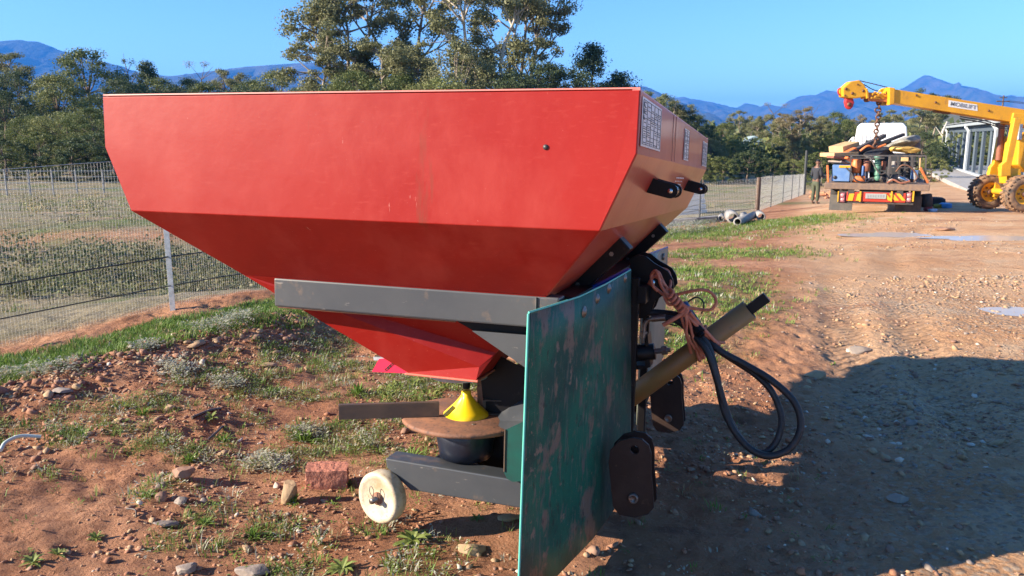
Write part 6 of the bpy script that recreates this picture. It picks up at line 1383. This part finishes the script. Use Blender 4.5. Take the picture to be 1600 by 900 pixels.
tree('roundC', 98, 112, 70, F5_, 'yellowish olive tree left of the tallest pointed one', GL, wide=1.15); tree('broadA', 190, 120, 76, F3_, 'shadowy tree to the right of the tallest pointed one', GL, wide=1.0); tree('roundB', 110, 172, 60, F5_, 'rounded pale olive tree in front of the yellowish one', GL, wide=1.5)
tree('roundA', 15, 140, 66, F3_, 'very dark tree at the left edge behind the fence', GL, wide=1.3); tree('shrubA', 60, 205, 56, F2_, 'bushy low tree just above the fence top at left', GL, wide=1.0); tree('broadA', 150, 165, 58, F2_, 'broad green tree touching the left corner of the hopper', GL, wide=1.2); tree('roundC', -40, 110, 70, F3_, 'dark tree cut by the left edge of the picture', GL, wide=1.2)
tree('shrubA', 5, 215, 54, F3_, 'dark low bush at the left edge above the fence', GL, wide=1.3); tree('shrubA', 115, 215, 54, F3_, 'dark low bush right of the bushy low tree', GL, wide=1.3); tree('shrubA', 175, 200, 54, F3_, 'dark bush under the broad green tree', GL, wide=1.4)
tree('sparseA', 213, 92, 88, F3_, 'thin trunked tree with a small flat top', GM_, wide=.7); tree('coneA', 240, 94, 90, F3_, 'small pointed dark tree above the pale pole', GM_, wide=.9); tree('roundA', 255, 120, 86, F2_, 'rounded dark tree below the small pointed one', GM_, wide=1.1); tree('broadA', 222, 128, 80, F2_, 'dense tree under the flat topped thin one', GM_, wide=1.0)
tree('broadA', 300, 120, 92, F3_, 'dark treetop left of the bare twiggy tree', GM_, wide=1.0); tree('sparseB', 320, 96, 100, F4_, 'bare twiggy tree rising above its neighbours', GM_, wide=.9); tree('gumB', 360, 106, 95, F1_, 'gum top right of the bare twiggy tree', GM_, wide=1.0); tree('roundC', 440, 107, 88, F5_, 'widest rounded olive treetop left of the eucalyptus clump', GM_, wide=1.2)
tree('broadA', 405, 122, 90, F2_, 'low treetop between the gum top and the rounded olive one', GM_, wide=1.0); tree('roundB', 480, 134, 80, F2_, 'low green top at the left foot of the eucalyptus clump', GM_, wide=1.2); tree('roundA', 330, 128, 84, F2_, 'green tree barely showing above the rim', GM_, wide=1.2); tree('roundB', 385, 132, 84, F3_, 'dark tree just topping the rim left of centre', GM_, wide=1.2); tree('roundC', 275, 134, 80, F3_, 'dark low tree behind the rim at the pale pole', GM_, wide=1.2)
tree('gumA', 560, -30, 66, F1_, 'leftmost tall eucalyptus with a branch reaching far out left', GC, M_bark, 1.05, rz=2.3); tree('gumC', 520, 40, 64, F1_, 'lower leaning eucalyptus at the left of the clump', GC, M_bark, 1.2, rz=3.3); tree('gumB', 625, -40, 70, F1_, 'dense tall eucalyptus in the middle left of the clump', GC, M_bark, 1.0, rz=.6)
tree('gumB', 765, -60, 62, F1_, 'tall pale trunked eucalyptus right of the gap in the clump', GC, mat('cream_gum_bark', (.42, .35, .26), .7), .95, rz=4.1); tree('gumA', 800, -45, 68, F1_, 'rightmost tall eucalyptus with heavy round foliage', GC, M_bark, .9, rz=.2)
tree('roundA', 650, 72, 66, F1_, 'bushy gum sapling under the tall ones at centre', GC, M_bark, .8); tree('gumA', 600, 60, 62, F1_, 'young gum filling the base of the clump', GC, M_bark, 1.2, rz=5); tree('roundC', 715, 58, 58, F1_, 'rounded grey green gum below the pale trunk', GC, M_bark, .85); tree('broadA', 560, 108, 56, F2_, 'low green undergrowth tree at the left base of the clump', GC, wide=1.0)
tree('roundB', 700, 118, 54, F5_, 'lighter olive bush at the centre base of the clump', GC, wide=1.3, name='bush'); tree('roundA', 845, 95, 60, F3_, 'dark green bushy tree at the right base of the clump', GC, wide=1.1); tree('broadA', 800, 108, 58, F3_, 'dark low tree under the rightmost eucalyptus', GC, wide=1.1); tree('roundC', 630, 112, 58, F2_, 'green low tree under the dense eucalyptus', GC, wide=1.1)
tree('coneA', 921, 66, 66, F3_, 'pointed dark tree standing right of the eucalyptus clump', GC, wide=1.05); tree('roundB', 885, 104, 62, F3_, 'dark rounded tree left of the pointed dark one', GC, wide=1.0); tree('coneA', 966, 110, 66, F3_, 'small dark tree just left of the hopper corner', GC, wide=1.3); 
rt_ = [('gumB', 1012, 140, 80, F5_, 'slender olive tree peeping over the hopper corner'), ('gumA', 1040, 152, 84, F1_, 'round headed gum just right of the hopper corner'), ('gumC', 1062, 168, 88, F1_, 'small headed gum second right of the hopper corner'), ('roundA', 1085, 178, 82, F3_, 'dark tree above the far end of the hopper'), ('roundB', 1100, 200, 74, F3_, 'very dark tree right against the far hopper corner'),
       ('roundC', 1130, 190, 92, F2_, 'green tree left of the small white house'), ('gumB', 1165, 172, 110, F1_, 'pale gum rising over the small white house'), ('gumA', 1195, 178, 104, F1_, 'dark topped gum right above the house roof'), ('sparseB', 1207, 160, 118, F4_, 'bare brownish treetop sticking up above the house'), ('gumC', 1215, 178, 96, F1_, 'grey barked gum between the house and the tall brownish tree'),
       ('gumB', 1242, 168, 78, F4_, 'tall brownish gum with bare trunk left of the man'), ('sparseA', 1262, 166, 90, F4_, 'thin brown leaved tree behind the end pole'), ('gumA', 1285, 180, 84, F1_, 'gum above the man and left of the truck cab'), ('roundC', 1300, 172, 100, F2_, 'rounded green tree behind the left of the cab'), ('roundA', 1320, 186, 78, F2_, 'dense green tree just left of the white cab'),
       ('gumC', 1345, 178, 112, F4_, 'brownish tree band over the truck cab'), ('gumB', 1385, 170, 104, F1_, 'tall gum behind the hanging chain'), ('roundB', 1400, 188, 92, F1_, 'grey green tree right behind the cab roof'), ('gumA', 1425, 168, 98, F1_, 'gum below the tip of the yellow boom'), ('gumC', 1448, 138, 122, F3_, 'dark treetop showing just above the yellow boom'), ('roundA', 1440, 205, 76, F3_, 'dark green tree right of the load'),
       ('broadA', 1460, 222, 80, F3_, 'broad dark tree between the load and the shed'), ('shrubA', 1458, 244, 62, F5_, 'bright olive bush at the left foot of the shed'), ('roundC', 1512, 208, 100, F2_, 'round green tree seen through the shed frame'), ('broadA', 1500, 232, 95, F2_, 'low green tree between the shed posts'), ('roundB', 1535, 214, 104, F5_, 'olive tree seen through the right bay of the shed'), ('roundA', 1560, 205, 110, F2_, 'tree behind the crane arms'), ('broadA', 1595, 205, 110, F2_, 'tree at the right edge behind the crane'),
       ('shrubA', 1172, 234, 60, F3_, 'dark round bush in front of the house'), ('shrubA', 1205, 246, 62, F2_, 'green bush right of the dark round bush'), ('shrubA', 1130, 244, 58, F2_, 'olive green bush left of the dark round bush'), ('shrubA', 1102, 240, 58, F5_, 'pale olive bush just right of the hopper end'), ('shrubA', 1240, 248, 64, F5_, 'light bush behind the fence left of the man'), ('shrubA', 1285, 236, 55, F2_, 'bright green bush behind the man'),
       ('roundB', 1145, 216, 76, F5_, 'olive mid height tree left below the house'), ('roundC', 1110, 214, 70, F1_, 'grey green tree over the hopper far end'), ('roundA', 1215, 214, 82, F5_, 'olive tree right below the house'), ('roundB', 1250, 218, 76, F1_, 'grey green tree behind the fence end'), ('broadA', 1280, 214, 80, F2_, 'green tree right behind the man'), ('roundC', 1180, 196, 128, F2_, 'distant green tree behind the house'), ('roundA', 1230, 190, 125, F2_, 'distant dark tree behind the brownish gum'),
       ('roundC', 1325, 200, 98, F3_, 'dark tree filling in behind the left cab side'), ('roundA', 1375, 192, 126, F2_, 'distant tree behind the chain'), ('broadA', 1415, 196, 100, F3_, 'shadowy tree low behind the cab'), ('roundC', 1075, 200, 80, F2_, 'tree hidden behind the hopper side'), ('roundB', 1480, 200, 128, F2_, 'distant tree over the left end of the shed'), ('roundA', 1020, 178, 90, F3_, 'dark tree behind the hopper corner')]
for nm, px, pt, d, lf, lb in rt_: tree(nm, px, pt, d, lf, lb, GR, M_bark if 'gum' in nm else M_bark2, 1.1 if 'gum' in nm else 1.15, name='bush' if nm == 'shrubA' else 'tree')
# bare pale trunk leaning by the shed
P = at(1480, 262, 84); mb = MB(); mb.tube([at(1469, 240, 84), at(1473, 205, 84), at(1480, 190, 84)], [.16, .12, .06], 6); mb.tube([at(1472, 212, 84), at(1462, 198, 84)], [.08, .03], 5); mb.tube([at(1469, 240, 84), (at(1468, 240, 84)[0], at(1468, 240, 84)[1], -2.6)], [.16, .2], 6)
tag(mb.build('dead_tree', mat('bleached_wood', (.5, .46, .40), .8)), 'leafless bleached dead tree leaning behind the shed corner', 'tree')
# scrub mass that closes the view between and behind the trees
SM = np.random.RandomState(3)
def scrub(name, n, ang0, ang1, d0, d1, hmin, hmax, size, mats, label):
    a_ = SM.uniform(ang0, ang1, n); d = SM.uniform(d0, d1, n); x = a_ * d; y = d; z = base(x, y); nc = 46
    h = SM.uniform(hmin, hmax, n); X_ = np.repeat(x, nc) + SM.normal(0, 1, n * nc) * np.repeat(h, nc) * .40; Y_ = np.repeat(y, nc) + SM.normal(0, 1, n * nc) * np.repeat(h, nc) * .40; Z_ = np.repeat(z, nc) + np.repeat(h, nc) * SM.uniform(0, 1, n * nc) ** .8
    P = np.stack([X_, Y_, Z_], -1); u_ = SM.normal(0, 1, P.shape); u_ /= np.linalg.norm(u_, axis=1)[:, None]; w_ = np.cross(u_, SM.normal(0, 1, P.shape)); w_ /= np.linalg.norm(w_, axis=1)[:, None]
    s_ = size * SM.uniform(.6, 1.4, (len(P), 1)); V = np.stack([P - u_ * s_, P + w_ * s_ * .7, P + u_ * s_, P - w_ * s_ * .7], 1).reshape(-1, 3); Fq = np.array([0, 1, 2, 3])[None] + (np.arange(len(P)) * 4)[:, None]
    tag(link(name, np_mesh(name, V, Fq, mats, np.repeat(SM.randint(0, len(mats), n), nc))), label, 'scrub', kind='stuff')
scrub('undergrowth', 420, -.72, .18, 68, 96, 1.5, 5.0, .22, [F2_, F3_, F3_], 'dark undergrowth closing the gaps among the left and centre trees'); scrub('undergrowth', 520, .14, .54, 78, 122, 1.2, 4.2, .24, [F2_, F3_, F5_], 'mixed undergrowth among the trees beyond the right-hand fence'); scrub('undergrowth', 160, .5, .8, 96, 140, 1.5, 3.5, .26, [F2_, F5_, F3_], 'undergrowth behind the shed')
scrub('bank_scrub', 210, -.70, -.30, 10.4, 13.2, .10, .42, .024, [F3_, L_olive, L_olive], 'patchy scrub growing on the bank in the field beyond the left fence')
scrub('field_scrub', 130, -.62, -.2, 10, 40, .15, .45, .022, [L_olive, L_dry, F5_], 'low scattered scrub in the field beyond the left fence'); scrub('forest', 1500, -.9, .9, 150, 420, 5, 9, .8, [F2_, F3_, F1_], 'distant belt of trees before the mountains')

# ------------------------------------------------------------------ mountains
def mountain(name, prof, D, depth, label, seed, m, rough=1.0):
    """ridge whose skyline follows (pixel x, pixel y) pairs at distance D; slopes run down both ways"""
    pxs = np.array([p[0] for p in prof], float); pys = np.array([p[1] for p in prof], float); n = 260; U = np.linspace(pxs[0], pxs[-1], n); Hh = np.interp(U, pxs, pys)
    V = []; m_ = 44; k0 = 26
    xs_ = (U - 800) / FP * D; top = 1.3 + (450 - Hh - 235) / FP * D * 1.0      # height of the skyline above the plain
    for j in range(m_):
        t = (j - k0) / k0 if j <= k0 else (j - k0) / (m_ - 1 - k0)
        fall = 1 - abs(t) ** 1.15 if j <= k0 else 1 - t ** .9
        yy = D + t * depth
        rg_ = np.abs(vnoise(xs_ / (D * .016) + seed, np.full(n, yy / (D * .05)), seed) * 2 - 1) ; rg2 = np.abs(vnoise(xs_ / (D * .006) + seed, np.full(n, yy / (D * .014)), seed + 2) * 2 - 1)
        er = (rg_ * .26 + rg2 * .10) * (top + 30) * rough * min(1, abs(t) * 3.5) * (1 - abs(t) * .6)
        V.append(np.stack([xs_ + (0 if j == k0 else 0), np.full(n, yy), np.maximum(-8, (top + 10) * fall - 10 - er + (fbm(xs_ / (D * .004), np.full(n, yy / (D * .004)), 3, seed) - .5) * D * .002 * (j != k0 or 1))], -1))
    V = np.concatenate(V); ix = np.arange(n * m_).reshape(m_, n); Fq = np.stack([ix[:-1, :-1], ix[:-1, 1:], ix[1:, 1:], ix[1:, :-1]], -1).reshape(-1, 4)
    return tag(link(name, np_mesh(name, V, Fq, [m], smooth_=True)), kind='structure')
M_mt = mat('mountain_fynbos_rock', (.075, .085, .055), .95); 
_t2 = M_mt.node_tree; _n2 = _t2.nodes; _g = _n2.new('ShaderNodeTexCoord'); _z = _n2.new('ShaderNodeTexNoise'); _z.inputs['Scale'].default_value = .006; _z.inputs['Detail'].default_value = 10; _z.inputs['Roughness'].default_value = .68; _t2.links.new(_g.outputs['Object'], _z.inputs[0])
_r = _n2.new('ShaderNodeMapRange'); _r.inputs[1].default_value = .42; _r.inputs[2].default_value = .62; _t2.links.new(_z.outputs[0], _r.inputs[0]); _x = _n2.new('ShaderNodeMix'); _x.data_type = 'RGBA'; _x.inputs[6].default_value = (.025, .04, .03, 1); _x.inputs[7].default_value = (.10, .09, .08, 1); _t2.links.new(_r.outputs[0], _x.inputs[0]); _t2.links.new(_x.outputs[2], _n2['Principled BSDF'].inputs['Base Color'])
_b2 = _n2.new('ShaderNodeBump'); _b2.inputs['Strength'].default_value = 1; _b2.inputs['Distance'].default_value = 60; _t2.links.new(_z.outputs[0], _b2.inputs['Height']); _t2.links.new(_b2.outputs[0], _n2['Principled BSDF'].inputs['Normal'])
mountain('mountain', [(-500, 120), (-200, 95), (-60, 84), (0, 78), (30, 73), (60, 71), (90, 74), (120, 86), (160, 98), (200, 106), (235, 118), (280, 124), (330, 118), (400, 110), (450, 106), (500, 104), (560, 108), (640, 128), (720, 150), (800, 160), (880, 150), (960, 140), (1000, 138), (1020, 147), (1060, 172), (1120, 200), (1200, 214)], 5200, 2200, '', 3, M_mt)
mountain('mountain', [(980, 160), (1030, 158), (1058, 154), (1080, 158), (1100, 161), (1120, 166), (1140, 172), (1156, 163), (1170, 170), (1190, 165), (1205, 172), (1222, 160), (1240, 152), (1262, 151), (1280, 144), (1296, 152), (1330, 150), (1362, 158), (1385, 146), (1405, 134), (1424, 122), (1436, 128), (1450, 131), (1470, 138), (1500, 150), (1560, 168), (1640, 180), (1760, 190), (1900, 205)], 7400, 3000, '', 6, M_mt)
mountain('hill', [(1230, 214), (1300, 206), (1380, 196), (1440, 178), (1490, 176), (1540, 184), (1600, 190), (1700, 186), (1900, 200)], 700, 350, '', 9, mat('scrubby_hill', (.06, .07, .04), .95, noise=(.05, (.11, .10, .07), .4, .6)), .3)

# ------------------------------------------------------------------ haze in the valley air
hz = MB(); hz.box((0, 5600, 315), (21000, 16000, 652)); hzm = bpy.data.materials.new('valley_haze'); hzm.use_nodes = True; nt_ = hzm.node_tree; nt_.nodes.remove(nt_.nodes['Principled BSDF']); pv = nt_.nodes.new('ShaderNodeVolumePrincipled')
pv.inputs['Color'].default_value = (.06, .32, 1.0, 1); pv.inputs['Density'].default_value = 1.35e-4; pv.inputs['Anisotropy'].default_value = .0
nt_.links.new(pv.outputs[0], nt_.nodes['Material Output'].inputs['Volume']); hob = hz.build('haze', hzm); tag(hob, 'thin blue haze of the valley air', 'haze', kind='stuff')
